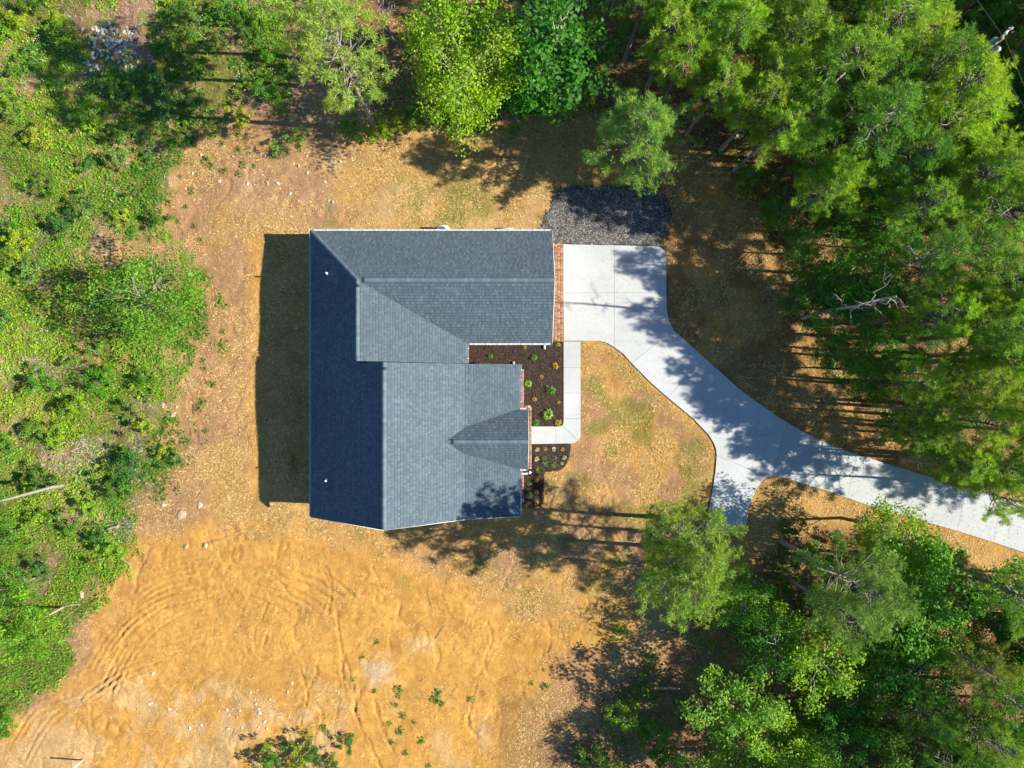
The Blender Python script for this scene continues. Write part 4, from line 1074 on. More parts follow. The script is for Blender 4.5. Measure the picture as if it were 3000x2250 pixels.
def make_pine(seed, H=15.0, cb=0.5, R=2.4, dens=1.0, tuftL=0.3, lean=0.25):
    """returns trunk mesh and crown mesh"""
    global rng
    rng = np.random.default_rng(seed)
    tr = MB(); k = 9
    zz = np.linspace(-0.15, H, k)
    off = np.cumsum(rng.normal(0, lean * 0.35, (k, 2)), 0) * (np.linspace(0, 1, k)[:, None])
    off -= off[0]
    TP = np.column_stack([off, zz]); r0 = 0.012 * H + 0.02
    tube(tr, TP, r0 * (1 - np.linspace(0, 1, k) * 0.9), 8)
    def at(z): return np.array([np.interp(z, zz, TP[:, 0]), np.interp(z, zz, TP[:, 1]), z])
    tips, dirs = [], []
    z = cb * H; ang = rng.uniform(0, 6)
    # a few dead stubs below the crown
    for _ in range(7):
        zs = rng.uniform(min(0.3, cb * 0.5), cb) * H; a = rng.uniform(0, 6.28); d = np.array([math.cos(a), math.sin(a), 0.1])
        tube(tr, limb_curve(at(zs), d, rng.uniform(0.5, 1.6), -0.15, 4, 0.15), [0.025, 0.018, 0.012, 0.006], 4)
    while z < H * 0.985:
        f = (z - cb * H) / (H * (1 - cb))
        prof = (0.55 + 0.45 * math.sin(min(1, f / 0.35) * math.pi / 2)) * (1 - max(0, f - 0.3) / 0.72) ** 0.75 if f < 1 else 0.1
        nb = rng.integers(3, 6)
        for b in range(nb):
            if rng.random() < 0.12: continue
            ang += 6.28 / nb + rng.normal(0, 0.35)
            L = max(0.35, R * prof * rng.uniform(0.6, 1.12))
            el = 0.05 + 0.75 * f + rng.normal(0, 0.12)
            d = np.array([math.cos(ang) * math.cos(el), math.sin(ang) * math.cos(el), math.sin(el)])
            P = limb_curve(at(z + rng.normal(0, 0.12)), d, L, 0.10, 5, 0.10)
            tube(tr, P, np.linspace(0.05, 0.012, 5) * (0.5 + 0.25 * L), 4, cap=False)
            nt = int(4 + L * 4.6)
            for q in range(nt):
                t = rng.uniform(0.3, 1.0) ** 0.7
                base = np.array([np.interp(t, np.linspace(0, 1, 5), P[:, j]) for j in range(3)])
                td = d * rng.uniform(0.4, 1) + rng.normal(0, 0.42, 3); td[2] = abs(td[2]) * 0.5 + 0.15; td /= np.linalg.norm(td)
                tl = rng.uniform(0.2, 0.6) * (1.25 - 0.6 * t)
                tip = base + td * tl
                if q % 2 == 0: tube(tr, [base, tip], [0.012, 0.006], 3, cap=False)
                for m in range(2 if rng.random() < 0.6 else 1):
                    tips.append(tip + rng.normal(0, 0.12, 3) * m); dirs.append(td)
        z += rng.uniform(0.5, 0.8) * (H / 15) / dens
    tips = np.array(tips); dirs = np.array(dirs); n = len(tips)
    nn = 13
    D = dirs[:, None, :] * 0.55 + rand_unit(n * nn).reshape(n, nn, 3); D[..., 2] += 0.25
    D /= np.linalg.norm(D, axis=2)[..., None]
    Ln = tuftL * rng.uniform(0.7, 1.2, (n, nn, 1))
    B = np.broadcast_to(tips[:, None, :], (n, nn, 3))
    S = np.cross(D, rand_unit(n * nn).reshape(n, nn, 3)); S /= np.linalg.norm(S, axis=2)[..., None] + 1e-6
    w = 0.032
    V = np.stack([B - S * w * 0.35, B + D * Ln * 0.5 + S * w * 0.5, B + D * Ln, B + D * Ln * 0.5 - S * w * 0.5], 2).reshape(-1, 3)
    cc = np.repeat(pick([(1, 1, 1), (1.15, 1.08, 0.9), (0.85, 0.9, 1.0), (1.3, 1.15, 0.8)], n, 0.12), nn * 4, 0)
    cr = MB(); cr.add(V, np.arange(4 * n * nn).reshape(-1, 4), cc)
    return tr.mesh('trunk', M['bark'], smooth=True), cr.mesh('crown', M['needle']), H

def make_broad(seed, H=9.0, R=3.0, cb=0.35, leaf=0.17, nleaf=7000, bark='bark2', clumps=70, flat=0.75):
    global rng
    rng = np.random.default_rng(seed)
    tr = MB(); k = 7
    zz = np.linspace(-0.15, H * 0.82, k); off = np.cumsum(rng.normal(0, 0.12, (k, 2)), 0); off -= off[0]
    TP = np.column_stack([off, zz]); r0 = 0.014 * H + 0.02
    tube(tr, TP, r0 * (1 - np.linspace(0, 1, k) * 0.8), 8)
    def at(z): return np.array([np.interp(z, zz, TP[:, 0]), np.interp(z, zz, TP[:, 1]), z])
    # clump centres fill an irregular ellipsoid
    cz = H * (cb + 1) / 2; hz = H * (1 - cb) / 2
    d = rand_unit(clumps); rr = rng.random(clumps) ** 0.38
    lob = 1 + 0.22 * np.sin(3 * np.arctan2(d[:, 1], d[:, 0]) + seed) + 0.12 * np.sin(5 * np.arctan2(d[:, 1], d[:, 0]) + 2 * seed)
    C = d * (rr * lob)[:, None] * np.array([R, R, hz]) + np.array([at(cz)[0], at(cz)[1], cz])
    for c in C[:: 2]:
        z0 = max(cb * H * 0.7, c[2] - rng.uniform(0.8, 2.2) * H / 9); z0 = min(z0, H * 0.75); p0 = at(z0); v = c - p0; L = np.linalg.norm(v)
        P = limb_curve(p0, v / L, L, 0, 5, 0.1)
        P[:, 2] += np.sin(np.linspace(0, 1, 5) * math.pi) * 0.08 * L
        tube(tr, P, np.linspace(0.045, 0.01, 5) * (H / 9), 4, cap=False)
    per = nleaf // clumps
    rep = np.repeat(np.arange(clumps), per); N = len(rep)
    cs = rng.uniform(0.45, 0.95, clumps) * R / 3.0
    dd = rand_unit(N) * (rng.random(N) ** 0.45)[:, None] * np.array([1, 1, 0.6])
    P = C[rep] + dd * cs[rep][:, None]
    nr = dd * 0.5 + np.stack([rng.normal(0, 0.5, N), rng.normal(0, 0.5, N), np.full(N, flat)], -1); nr /= np.linalg.norm(nr, axis=1)[:, None]
    a = rng.uniform(0, 6.28, N); h = np.stack([np.cos(a), np.sin(a), np.zeros(N)], -1); s = np.cross(nr, h); s /= np.linalg.norm(s, axis=1)[:, None]; h = np.cross(s, nr)
    l = leaf * rng.uniform(0.6, 1.35, N); w = l * 0.62
    V = np.stack([P, P + h * (l * .45)[:, None] + s * (w / 2)[:, None], P + h * l[:, None], P + h * (l * .45)[:, None] - s * (w / 2)[:, None]], 1).reshape(-1, 3)
    cc = pick([(1, 1, 1), (1.15, 1.1, 0.9), (0.85, 0.92, 1)], clumps, 0.15)[rep] * rng.uniform(0.8, 1.2, (N, 1))
    cr = MB(); cr.add(V, np.arange(4 * N).reshape(-1, 4), np.repeat(cc, 4, 0))
    return tr.mesh('trunk', M[bark], smooth=True), cr.mesh('crown', M['leaf']), H

PINES = [make_pine(201, 15, 0.56, 3.2, 1.25, 0.34), make_pine(202, 15, 0.6, 2.9, 1.25, 0.34), make_pine(203, 15, 0.54, 3.4, 1.25, 0.34), make_pine(204, 15, 0.58, 3.1, 1.25, 0.34, lean=0.4)]
PINE_BIG = make_pine(211, 16, 0.48, 3.3, 1.3)
PINE_YOUNG = make_pine(212, 10, 0.14, 3.6, 1.25, 0.3, 0.15)
PINE_A = make_pine(213, 12.5, 0.40, 3.3, 1.2, 0.3, 0.15)
PINE_B = make_pine(214, 12.3, 0.38, 3.3, 1.2, 0.3, 0.15)
BROAD = [make_broad(301, 9, 3.0), make_broad(302, 8, 2.6, leaf=0.15), make_broad(303, 9, 3.2, leaf=0.2, nleaf=6000, clumps=55), make_broad(304, 7, 2.3, 0.25, 0.14, 6000)]
OAK = make_broad(311, 10.5, 3.6, 0.4, 0.16, 9000, clumps=95)
BIGLEAF = make_broad(312, 11, 3.7, 0.3, 0.30, 6000, clumps=70, flat=1.2)
SAPLING = make_broad(313, 5, 3.3, 0.15, 0.14, 9000, clumps=90)
SHRUB = [make_broad(321, 2.2, 1.2, 0.1, 0.14, 1600, clumps=26), make_broad(322, 1.6, 1.0, 0.1, 0.12, 1300, clumps=22), make_broad(323, 1.1, 0.7, 0.05, 0.10, 700, clumps=16)]
rng = np.random.default_rng(99)

def plant(name, proto, px, py, h, rgb, label, cat='tree', group=None, rz=None, widen=1.0):
    if name == 'sapling_tree': widen = 0.84
    x, y = G(px, py)
    s = h / proto[2]
    r = empty(name, (x, y, gz(x, y)), rng.uniform(0, 6.28) if rz is None else rz)
    r.scale = (s * widen, s * widen, s)
    link('trunk', proto[0], r)
    c = link('crown', proto[1], r)
    j = rng.uniform(0.88, 1.12)
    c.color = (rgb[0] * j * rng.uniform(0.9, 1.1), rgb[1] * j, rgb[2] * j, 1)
    return tag(r, label, cat, group)

OLIVE = (0.27, 0.41, 0.085); PGREEN = (0.17, 0.35, 0.04); BLUEG = (0.17, 0.35, 0.10); DPINE = (0.115, 0.275, 0.036); LPINE = (0.25, 0.44, 0.03)
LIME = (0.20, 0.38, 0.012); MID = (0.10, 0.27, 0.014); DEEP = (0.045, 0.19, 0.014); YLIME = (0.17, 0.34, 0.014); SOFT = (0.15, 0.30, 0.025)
plant('pine_tree', PINE_BIG, 1103, 380, 16, OLIVE, 'big olive green pine with long bare leaning grey trunk beside the dry lawn')
plant('pine_tree', PINES[2], 1065, 265, 15, OLIVE, 'olive pine standing close behind the big bare trunked pine', rz=1.0)
plant('pine_tree', PINES[0], 1000, 180, 14, OLIVE, 'pine farthest back in the cluster of three olive pines')
plant('oak_tree', OAK, 1383, 358, 10.5, LIME, 'bright lime green oak with a short visible trunk at the lawn edge')
plant('oak_tree', BROAD[0], 1330, 215, 10, LIME, 'lime green oak behind the one with the visible trunk')
plant('broadleaf_tree', BIGLEAF, 1615, 290, 11, DEEP, 'deep green tree with big glossy leaves between oak and pines')
plant('broadleaf_tree', BIGLEAF, 1540, 320, 6.5, DEEP, 'lower deep green big leaved tree at the lawn edge')
plant('broadleaf_tree', BROAD[1], 1690, 300, 4, MID, 'small shaded green tree in front of the big leaved tree')
plant('pine_tree', PINE_YOUNG, 1822, 482, 10, (0.20, 0.39, 0.09), 'bushy blue green young pine standing over the gravel pad edge')
# pines by the turning stub of the driveway
plant('pine_tree', PINE_A, 1934, 1515, 12.6, (0.21, 0.36, 0.055), 'light green pine whose trunk leans over the end of the driveway stub', rz=0.4)
plant('pine_tree', PINE_B, 1920, 1600, 12.4, (0.20, 0.35, 0.055), 'light green pine with its foot on the orange soil next to the driveway stub pine', rz=2.0)
plant('pine_tree', PINES[0], 2285, 1583, 15, (0.17, 0.31, 0.07), 'tall pine with a long pale trunk and dead twigs across the stub grass')
plant('pine_tree', PINES[1], 2292, 1682, 12, (0.15, 0.29, 0.06), 'second tall pine behind the pale trunk with dead twigs')
plant('broadleaf_tree', BROAD[1], 2510, 1528, 8, LIME, 'bright green broadleaf tree overhanging the long driveway edge')
plant('broadleaf_tree', BROAD[2], 2550, 1645, 10, MID, 'wide mid green tree behind the bright one on the driveway edge')
plant('broadleaf_tree', BROAD[3], 2292, 1829, 9, YLIME, 'yellow lime tree glowing among the dark pines')
plant('broadleaf_tree', BROAD[1], 2190, 1800, 7, DEEP, 'dark green tree next to the yellow lime tree')
plant('broadleaf_tree', BROAD[3], 2126, 1712, 6, MID, 'slim green tree just behind the driveway stub pines')
plant('broadleaf_tree', BROAD[2], 2105, 2025, 6.5, SOFT, 'broad light green tree at the lower edge of the orange clearing', widen=1.4)
plant('broadleaf_tree', BROAD[1], 2045, 2195, 7.5, SOFT, 'taller light green tree below the broad one at the clearing edge')
plant('broadleaf_tree', BROAD[0], 2200, 2090, 8, LIME, 'light green tree shouldering the broad one at the clearing edge')
# saplings and trees on the weedy side
plant('sapling_tree', SAPLING, 515, 905, 6.4, (0.14, 0.30, 0.022), 'bushy light green sapling spilling onto the bare strip behind the house')
plant('broadleaf_tree', BROAD[2], 190, 1775, 6, (0.14, 0.31, 0.014), 'bright green tree at the edge of the orange dirt by the weeds')
plant('broadleaf_tree', BROAD[3], 110, 1690, 4.5, MID, 'smaller green tree behind the bright one by the orange dirt')
plant('shrub', SHRUB[0], 20, 2110, 1.8, MID, 'dark green shrub alone at the rim of the orange dirt', 'shrub')

# the wood
tipx = lambda y: np.interp(y, [300, 530, 580, 640, 720, 800, 850, 950, 1050, 1150, 1250, 1350, 1450], [1050, 1050, 1600, 1700, 1770, 1790, 1810, 1870, 1910, 2000, 2090, 2140, 2270])
def poisson(poly, gap, tries, taken):
    P = np.array(poly, float); x0, y0 = P.min(0); x1, y1 = P.max(0); out = []
    for _ in range(tries):
        p = (rng.uniform(x0, x1), rng.uniform(y0, y1))
        if sdist(P, np.array(p[0]), np.array(p[1])) < 0: continue
        if any((p[0] - q[0]) ** 2 + (p[1] - q[1]) ** 2 < gap * gap for q in out + taken): continue
        out.append(p)
    return out
taken = [(1822, 482), (1615, 290), (1690, 330)]
GAPZ = [(2470, -300), (2480, 310), (2575, 400), (2620, 540), (2720, 690), (2860, 800), (3090, 700), (3090, -300)]
wood = poisson([(1760, 140), (1880, 250), (1990, 385), (2060, 420), (2205, 540), (2285, 650), (2350, 830), (2430, 1000), (2540, 1160), (2680, 1245), (2740, 1270), (2740, 700), (2860, 500), (3200, 400), (3200, -250), (1720, -250)], 104, 2600, taken)
edge = []
for p in ((2235, 585), (2290, 640), (2345, 605), (2410, 690), (2560, 440), (2500, 395), (2590, 520), (2470, 320), (1870, 250), (1930, 320), (2010, 395), (2060, 330), (1960, 230), (2110, 440), (2150, 500), (2050, 240), (2140, 380)): edge.append(p)
for yy in range(610, 1440, 80):
    ex = float(tipx(yy + 12)) + rng.uniform(470, 760); ex = min(ex, 2760)
    edge.append((ex, yy + rng.uniform(-12, 12)))
for p in ((2470, 1080), (2560, 1190), (2650, 1245), (2620, 1110), (2550, 1010), (2700, 1170), (2660, 1000), (2740, 1260), (2780, 1190), (2590, 900), (2690, 880), (2730, 760), (2610, 780)): edge.append(p)
for p in poisson([(3120, -60), (3700, -60), (3700, 640), (3120, 640)], 112, 400, []): edge.append(p)  # unseen pines added out of view to shade the power line gap
wood = wood + [p for p in edge if all((p[0] - q[0]) ** 2 + (p[1] - q[1]) ** 2 > 55 ** 2 for q in wood)]
n_p = 0
for (px, py) in wood:
    if py > 500 and px < 2900 and rng.random() < 0.42: continue
    in_gap = sdist(GAPZ, np.array(px), np.array(py)) > 0
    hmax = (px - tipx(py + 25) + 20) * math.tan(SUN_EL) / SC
    if in_gap:
        plant('understorey_tree', BROAD[n_p % 4], px, py, rng.uniform(3.5, 6), DEEP, 'low dark green tree under the power line', group='low growth under the power line')
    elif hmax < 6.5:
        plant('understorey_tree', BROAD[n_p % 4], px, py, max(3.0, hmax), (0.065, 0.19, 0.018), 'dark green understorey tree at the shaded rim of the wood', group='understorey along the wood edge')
    else:
        h = min(hmax, rng.uniform(10.5, 13)) if px < 2870 else rng.uniform(14, 17)
        if px < 2200 and py < 520: h = min(h, 10.5)
        ti = int(rng.integers(0, 5)); tint = [PGREEN, LPINE, DPINE, (0.19, 0.37, 0.042), (0.25, 0.43, 0.04)][ti]
        word = ['mid green', 'yellow green', 'dark green', 'fresh green', 'yellow green'][ti] + (' shorter' if h < 10 else ' tall')
        plant('pine_tree', PINES[rng.integers(0, 4)], px, py, h, tint, word + ' pine in the dense wood beyond the driveway', group='pines of the dense wood', widen=rng.uniform(1.0, 1.2))
    n_p += 1
for i, (px, py) in enumerate(poisson([(1900, 100), (2130, 330), (2330, 560), (2420, 760), (2520, 980), (2680, 1180), (2800, 1250), (2900, 1250), (2900, -50), (1900, -50)], 76, 1600, [])):
    plant('understorey_tree', BROAD[i % 4], px, py, rng.uniform(2.8, 5.0), [DEEP, MID, (0.085, 0.24, 0.018), (0.12, 0.29, 0.02)][i % 4], ['deep green', 'mid green', 'dull green', 'light green'][i % 4] + ' young broadleaf tree growing under the pines of the dense wood', group='young trees under the pines')
for (px, py, h, c) in ((2330, 880, 6.5, 2), (2425, 955, 7, 0), (2395, 850, 7.5, 1), (2480, 1080, 6, 2), (2300, 745, 4.5, 3), (2235, 640, 3.5, 1), (2160, 545, 3, 3), (2390, 1040, 4.5, 3), (2560, 1235, 4, 1), (2700, 1290, 4.5, 0)):
    plant('understorey_tree', BROAD[c], px, py, h, (0.085, 0.22, 0.018), 'green broadleaf tree at the driveway side of the pine wood', group='broadleaf trees along the wood edge')
for (px, py, h) in ((2660, 1330, 8.3), (2800, 1335, 9.5), (2735, 1345, 8.5), (2570, 1265, 7), (2850, 1250, 10.5), (2640, 960, 11), (2720, 1060, 11.5), (2620, 1120, 9), (2770, 930, 12), (2690, 690, 12), (2620, 640, 11.5)):
    plant('pine_tree', PINES[rng.integers(0, 4)], px, py, h, [PGREEN, LPINE, (0.19, 0.37, 0.042)][rng.integers(0, 3)], 'slim fresh pine filling the driveway side of the dense wood', group='pines of the dense wood', widen=1.1)
for (px, py, h) in ((3100, 1440, 8.5), (3200, 1400, 10), (3330, 1440, 12.5), (3150, 1690, 9.5), (3290, 1760, 12), (3080, 1395, 8)):
    plant('pine_tree', PINES[rng.integers(0, 4)], px, py, h, PGREEN, 'pine beside the far end of the driveway throwing dappled shade on it', group='pines by the driveway end')
taken = [(2285, 1583), (2292, 1682), (2510, 1528), (2550, 1645), (2292, 1829), (2190, 1800), (2105, 2025), (2200, 2090), (2045, 2185)]
wood2 = poisson([(2340, 1740), (2480, 1690), (2640, 1600), (2800, 1650), (3100, 1760), (3100, 2350), (2180, 2350), (2230, 2100), (2300, 1950)], 98, 1200, taken)
for (px, py) in wood2:
    lim = (px - np.interp(py, [1600, 1700, 2060, 2160], [1500, 1990, 1990, 1700])) * math.tan(SUN_EL) / SC
    if rng.random() < 0.42 and lim > 8:
        plant('pine_tree', PINES[rng.integers(0, 4)], px, py, min(lim, rng.uniform(11, 15)), [PGREEN, DPINE, (0.15, 0.24, 0.04)][rng.integers(0, 3)], 'green pine in the mixed wood below the driveway', group='pines of the mixed wood')
    else:
        plant('broadleaf_tree', BROAD[rng.integers(0, 4)], px, py, min(max(lim, 4), rng.uniform(6, 9)), [MID, DEEP, (0.08, 0.18, 0.015)][rng.integers(0, 3)], 'green broadleaf tree in the mixed wood below the driveway', group='broadleaf trees of the mixed wood')

# shrubs
SH_SPOTS = {
 'green shrub in the shady rough ground at the clearing edge': [(1830, 2080, 0), (1905, 2110, 0), (1760, 2170, 1), (1950, 2190, 0), (1870, 1985, 1), (1705, 2215, 1), (1800, 2230, 0), (1990, 2060, 1), (1820, 1870, 2), (1880, 1905, 2), (1930, 1560, 2), (1925, 1640, 2), (1955, 1585, 2)],
 'green shrub at the foot of the trees by the dry lawn': [(860, 405, 1), (1120, 395, 1), (1085, 410, 1), (1010, 390, 1), (1160, 380, 1), (1230, 370, 1), (1380, 375, 1), (1295, 395, 2), (1520, 405, 2), (1420, 400, 2), (840, 430, 2), (1580, 330, 1), (1460, 345, 1)],
 'low green shrub at the foot of the pines across from the driveway stub': [(2300, 1560, 1), (2340, 1600, 1), (2280, 1690, 0), (2390, 1640, 1), (2440, 1590, 1), (2240, 1740, 0), (2350, 1760, 1), (2620, 1570, 1), (2700, 1600, 0)],
 'bright green shrub standing above the weeds': [(60, 300, 1), (180, 95, 1), (290, 350, 0), (480, 230, 1), (520, 340, 1), (560, 60, 0), (640, 140, 1), (380, 480, 1), (150, 560, 0), (60, 700, 1), (260, 640, 1), (470, 660, 1), (120, 780, 1), (330, 1120, 0), (430, 1230, 1), (260, 1190, 1), (90, 1260, 1), (420, 1350, 0), (340, 1450, 1), (220, 1560, 1), (330, 1590, 1), (60, 1550, 0), (130, 1420, 1), (430, 1120, 1), (520, 1330, 1), (120, 30, 0), (30, 120, 1), (690, 40, 0), (620, 220, 1), (760, 120, 0), (790, 290, 0), (730, 340, 1)],
 'dense green shrub at the bottom edge of the orange dirt': [(935, 2195, 1), (905, 2230, 1), (820, 2215, 1), (990, 2235, 1), (870, 2190, 2), (1000, 2180, 2)],
}
big = []
for (px, py) in poisson([(10, 40), (450, 20), (800, 60), (800, 280), (560, 400), (430, 650), (300, 720), (250, 1000), (480, 1150), (470, 1400), (330, 1600), (150, 1700), (10, 1650)], 96, 500, []):
    if not (230 < px < 420 and 40 < py < 220): big.append((px, py, int(rng.integers(1, 3))))
SH_SPOTS['bright green shrub standing above the weeds'] += big
for lab, lst in SH_SPOTS.items():
    for (px, py, k) in lst:
        ti = int(rng.integers(0, 7))
        shade = [SOFT, MID, (0.20, 0.36, 0.015), (0.09, 0.22, 0.02), (0.28, 0.38, 0.02), (0.06, 0.19, 0.03), (0.16, 0.27, 0.06)][ti]
        word = ['soft green', 'mid green', 'lime green', 'mid green', 'yellow green', 'dark green', 'dull olive'][ti]
        size = ['large', 'middling', 'small'][k]
        where = lab[lab.index('shrub'):]
        plant('shrub', SHRUB[k], px, py, SHRUB[k][2] * rng.uniform(0.7, 1.1), shade, size + ' ' + word + ' ' + where, 'shrub', where.replace('shrub', 'shrubs', 1))
# scattered single weeds on bare ground
wm = [leaf_clump(46, 0.22, 0.18, 0.11, [(0.07, 0.17, 0.02), (0.12, 0.24, 0.03), (0.17, 0.27, 0.03)], 500 + i).mesh('weed_plant', M['weed']) for i in range(4)]
spots = [('weed clump rooted in the stony soil above the back strip', [(575, 515), (600, 470), (620, 480), (640, 500), (660, 495), (700, 510), (715, 480), (560, 560), (500, 600), (520, 640), (545, 610), (590, 700), (570, 660), (480, 690), (650, 420), (610, 400), (560, 420), (700, 440), (640, 370), (740, 480), (690, 400), (545, 480), (530, 520)]),
         ('weed clump on the bare strip between the weeds and the house', [(660, 975), (650, 1010), (625, 1135), (600, 1175), (580, 1190), (570, 1240), (575, 1260), (610, 1260), (555, 1290), (600, 1080), (560, 1070), (590, 1060)]),
         ('weed clump sprouting in the eroded orange dirt', [(1103, 2025), (1168, 2018), (1160, 2040), (1163, 2058), (1175, 2092), (1280, 2025), (1282, 2052), (1275, 2045), (1290, 2060), (1140, 2112), (1180, 2155), (1195, 2200), (1260, 2240), (1052, 1926), (1035, 1985), (1108, 1880), (1380, 2050), (1560, 2000), (1600, 2010), (945, 2130), (900, 2145), (1150, 2170), (1230, 2160), (1210, 2110)])]
for lab, pts in spots:
    for (px, py) in pts:
        x, y = G(px + rng.normal(0, 4), py + rng.normal(0, 4)); o = link('weed_plant', wm[rng.integers(0, 4)], None, (x, y, gz(x, y)))
        s = rng.uniform(0.6, 1.35); o.scale = (s, s, s); o.rotation_euler = (0, 0, rng.uniform(0, 6)); tag(o, lab, 'weed', lab.replace('weed clump', 'weeds'))

# ------------------------------------------------------------------ dead trees, logs, sticks
def dead_tree(px, py, h, label, r0, seed, nb, bark='bark3', lo=0.35):
    global rng
    rng = np.random.default_rng(seed)
    x, y = G(px, py); tr = MB(); k = 7; zz = np.linspace(-0.15, h, k)
    off = np.cumsum(rng.normal(0, 0.07, (k, 2)), 0); off -= off[0]; TP = np.column_stack([off, zz])
    tube(tr, TP, r0 * np.linspace(1, 0.3, k), 8)
    root = tag(empty('dead_tree', (x, y, gz(x, y))), label, 'dead tree')
    link('trunk', tr.mesh('trunk', M[bark], smooth=True), root)
    for i in range(nb):
        z = rng.uniform(lo, 0.97) * h; a = rng.uniform(0, 6.28); p = np.array([np.interp(z, zz, TP[:, 0]), np.interp(z, zz, TP[:, 1]), z])
        d = np.array([math.cos(a), math.sin(a), rng.uniform(-0.1, 0.5)]); L = rng.uniform(0.5, 1.7)
        b = MB(); P = limb_curve(p, d, L, 0.1, 6, 0.2); tube(b, P, np.linspace(0.03, 0.008, 6), 5)
        for q in (2, 3, 4):
            dd = d + rng.normal(0, 0.6, 3); tube(b, limb_curve(P[q], dd / np.linalg.norm(dd), L * 0.4, 0, 3, 0.1), [0.014, 0.01, 0.004], 4)
        link('branch', b.mesh('branch', M[bark]), root)
dead_tree(2350, 932, 12.5, 'bare bleached dead tree with forked twigs at the wood edge', 0.14, 41, 14)
dead_tree(180, 1423, 8.0, 'pale grey branchless dead trunk among the weeds', 0.13, 42, 2, lo=0.8)
dead_tree(1155, 120, 7.0, 'grey dead tree with tangled twigs between pine and oak', 0.09, 43, 16)
rng = np.random.default_rng(123)
def log(px0, py0, px1, py1, r, label, cat='log', group=None, name='log', mat='wood'):
    a = G(px0, py0); b = G(px1, py1)
    mb = MB(); P = np.linspace((*a, 0), (*b, 0), 5); P[1:-1, :2] += rng.normal(0, 0.04, (3, 2))
    P[:, 2] = [gz(p[0], p[1]) + r * 0.8 for p in P]
    c = P[0].copy(); P = P - c
    tube(mb, P, np.linspace(r, r * 0.6, 5), 7)
    mb.add(P[:1], np.zeros((0, 3), int)); m0 = mb.n - 1
    mb.f3.append(np.array([(i, m0, (i + 1) % 7) for i in range(7)]))
    tag(link(name, mb.mesh(name, M[mat], smooth=False), None, tuple(c)), label, cat, group)
log(1900, 2012, 1990, 2015, 0.14, 'thick pale log lying among the shady shrubs')
log(1725, 2130, 1770, 2165, 0.06, 'slender pale log lying in shade at the clearing edge')
log(310, 1550, 350, 1538, 0.12, 'curved grey log between weeds and orange dirt')
log(185, 1775, 240, 1770, 0.07, 'grey log sticking out from the bright green tree')
log(190, 1810, 235, 1775, 0.06, 'grey split log beside the bright green tree')
log(345, 1625, 385, 1655, 0.05, 'thin weathered log on the orange slope edge')
log(2215, 905 + 1000 - 1000 + 0, 2225, 905, 0.05, 'short grey log in the wood edge shade') if False else None
log(1895, 1890, 1920, 1905, 0.08, 'short pale log in the rough by the pines')
log(1275, 1870, 1300, 1835, 0.03, 'dark stick lying alone on the orange dirt', 'stick', name='stick')
for i in range(46):
    zone_p = [(1500, 1950, 1950, 2240), (540, 420, 900, 560), (340, 1180, 520, 1560), (1150, 330, 1600, 400), (2000, 1880, 2150, 2000), (400, 640, 620, 760), (1150, 1960, 1420, 2200)][i % 7]
    px = rng.uniform(zone_p[0], zone_p[2]); py = rng.uniform(zone_p[1], zone_p[3]); a = rng.uniform(0, 6.28); L = rng.uniform(12, 38)
    log(px, py, px + L * math.cos(a), py + L * math.sin(a), rng.uniform(0.012, 0.028), 'thin weathered stick lying loose on rough ground', 'stick', 'loose sticks on rough ground', 'stick')

# ------------------------------------------------------------------ rocks
def rock_mesh(seed, flat=0.5):
    r = np.random.default_rng(seed)
    import bmesh
    bm = bmesh.new(); bmesh.ops.create_icosphere(bm, subdivisions=1, radius=1)
    for v in bm.verts:
        v.co *= r.uniform(0.7, 1.2); v.co.z *= flat; v.co.y *= 0.75
    me = bpy.data.meshes.new('rock'); bm.to_mesh(me); bm.free()
    c = [(0.43, 0.35, 0.25), (0.40, 0.30, 0.19), (0.32, 0.30, 0.285), (0.47, 0.42, 0.35)][seed % 4]
    a = me.attributes.new('Col', 'FLOAT_COLOR', 'POINT'); a.data.foreach_set('color', np.tile(np.array([*c, 1.0]), len(me.vertices)))
    me.materials.append(M['stone'])
    return me
RK = [rock_mesh(i, 0.35 + 0.08 * (i % 4)) for i in range(8)]
def rock(px, py, r, label, group=None, k=None):
    x, y = G(px, py); o = link('rock', RK[rng.integers(0, 8) if k is None else k], None, (x, y, gz(x, y) + r * 0.08))
    o.scale = (r, r, r); o.rotation_euler = (rng.normal(0, 0.1), rng.normal(0, 0.1), rng.uniform(0, 6)); tag(o, label, 'rock', group)
rock(535, 1508, 0.42, 'largest flat cream rock on the slope below the back strip', k=0)
rock(588, 1480, 0.26, 'oval cream rock next to the largest flat one', k=4)
rock(480, 1480, 0.2, 'pale rock at the weed edge near the largest flat rock', k=3)
rock(605, 1597, 0.22, 'lone pale oval rock where the straw turns to orange dirt', k=1)
rock(548, 1540 + 60, 0.24, 'flat tan rock beside the lone pale oval rock', k=5)
rock(480, 1185, 0.18, 'round cream rock on the bare strip by the weeds', k=4)
rock(510, 1215, 0.24, 'flat light rock on the bare strip below the round one', k=0)
rock(552, 390, 0.3, 'wedge shaped pale rock above the stony soil', k=5)
rock(470, 440, 0.3, 'tan boulder beside the weeds in the stony soil', k=1)
rock(440, 437, 0.26, 'dark topped rock next to the tan boulder', k=2)
rock(572, 218, 0.3, 'flat grey slab in the shaded red soil', k=6)
rock(595, 216, 0.22, 'flat grey stone touching the grey slab', k=2)
rock(240, 1742, 0.3, 'tan rock at the edge of the weeds above the tyre tracks', k=1)
rock(248, 1805, 0.18, 'cream rock below the tan rock above the tyre tracks', k=4)
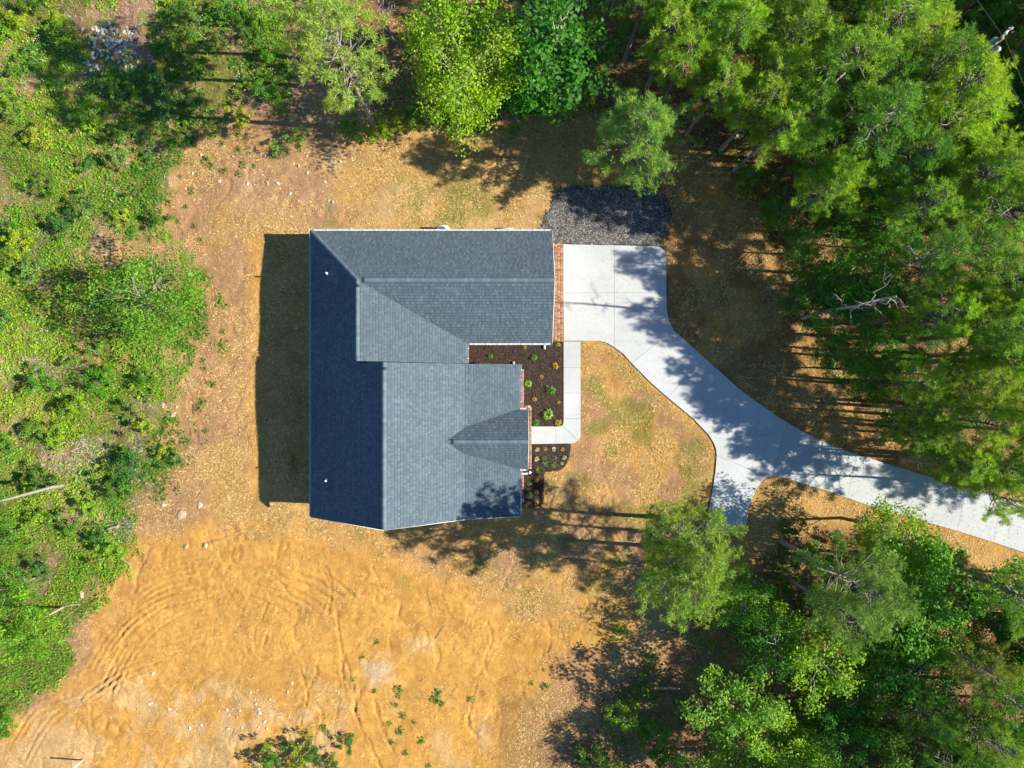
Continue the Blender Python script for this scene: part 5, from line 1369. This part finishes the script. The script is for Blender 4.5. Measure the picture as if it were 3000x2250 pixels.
for i in range(80):
    if i < 48: px, py = rng.uniform(420, 1000), rng.normal(2080, 45)
    else: px, py = rng.uniform(560, 1000), rng.uniform(440, 600)
    rock(px, py, rng.uniform(0.06, 0.17), 'small pale stone half sunk in the rocky orange dirt' if i < 48 else 'small pale stone on the stony soil by the dry lawn', 'stones in the orange dirt' if i < 48 else 'stones by the dry lawn')
for i in range(14): rock(rng.uniform(470, 560), rng.uniform(1130, 1480), rng.uniform(0.06, 0.14), 'small stone on the bare strip by the weeds', 'stones on the bare strip')
pile = np.array([(255, 190), (265, 120), (300, 85), (330, 105), (385, 95), (375, 120), (345, 140), (390, 180), (370, 175), (330, 150), (300, 110), (290, 150), (275, 195)])
for i in range(210):
    a = rng.integers(0, len(pile)); p = pile[a] + rng.normal(0, 14, 2)
    rock(p[0], p[1], rng.uniform(0.07, 0.2), 'grey white stone in the heap of rubble among the weeds', 'stones of the rubble heap', int(rng.choice([2, 6, 3, 7])))

# ------------------------------------------------------------------ white marker post, utility pole and wires
px, py = G(243, 2226)
mp_ = tag(empty('marker_post', (px, py, gz(px, py))), 'white marker post standing in the orange dirt', 'post')
mb = MB(); box(mb, -0.05, 0.05, -0.05, 0.05, -0.1, 1.5); link('shaft', mb.mesh('shaft', M['pipe']), mp_)
mb = MB(); box(mb, -0.065, 0.065, -0.065, 0.065, 1.5, 1.53); link('cap', mb.mesh('cap', M['pipe']), mp_)

ZW = 10.0
pb = R3(2937, 110, ZW)
pole = tag(empty('utility_pole', (pb[0], pb[1], 0)), 'wooden utility pole with a crossarm rising from the dark gap in the wood', 'utility pole')
mb = MB(); tube(mb, [(0, 0, -0.3), (0, 0, 10.0)], [0.17, 0.12], 10); link('shaft', mb.mesh('shaft', M['pole']), pole)
mb = MB(); box(mb, -0.06, 0.06, -0.35, 0.95, 9.6, 9.74); ca = link('crossarm', mb.mesh('crossarm', M['metal']), pole); ca.rotation_euler = (0, 0, -0.75)
for (dx, dy, r, h0, h1) in ((-0.1, 0.05, 0.20, 8.8, 9.7), (0.12, -0.38, 0.17, 8.9, 9.6)):
    mb = MB(); tube(mb, [(dx, dy, h0), (dx, dy, h1 - 0.12), (dx, dy, h1 - 0.1), (dx, dy, h1)], [r, r, r * 0.85, r * 0.5], 14); link('transformer', mb.mesh('transformer', M['metal'], smooth=False), pole)
for (dx, dy) in ((0.3, 0.3), (0.62, 0.6)):
    mb = MB(); tube(mb, [(dx, dy, 9.7), (dx, dy, 9.85), (dx, dy, 9.95)], [0.05, 0.07, 0.03], 8); link('insulator', mb.mesh('insulator', M['pipe']), pole)
def wire(pts, label):
    P = np.array([R3(*p) for p in pts]); c = P[0].copy()
    mb = MB(); tube(mb, curve(P - c, 5), 0.008, 5); tag(link('power_line', mb.mesh('power_line', M['joint'], smooth=True), None, tuple(c)), label, 'cable')
wire([(2700, -100, 9.6), (2778, 3, 9.3), (2863, 115, 9.2), (2960, 250, 9.4), (3100, 470, 9.9)], 'thin power line crossing the gap without touching the pole')
wire([(2780, -115, 10.0), (2863, 0, 9.9), (2937, 105, 9.9), (2952, 132, 9.8), (2992, 230, 9.4), (3080, 450, 9.3)], 'thin power line carried by the crossarm of the pole')
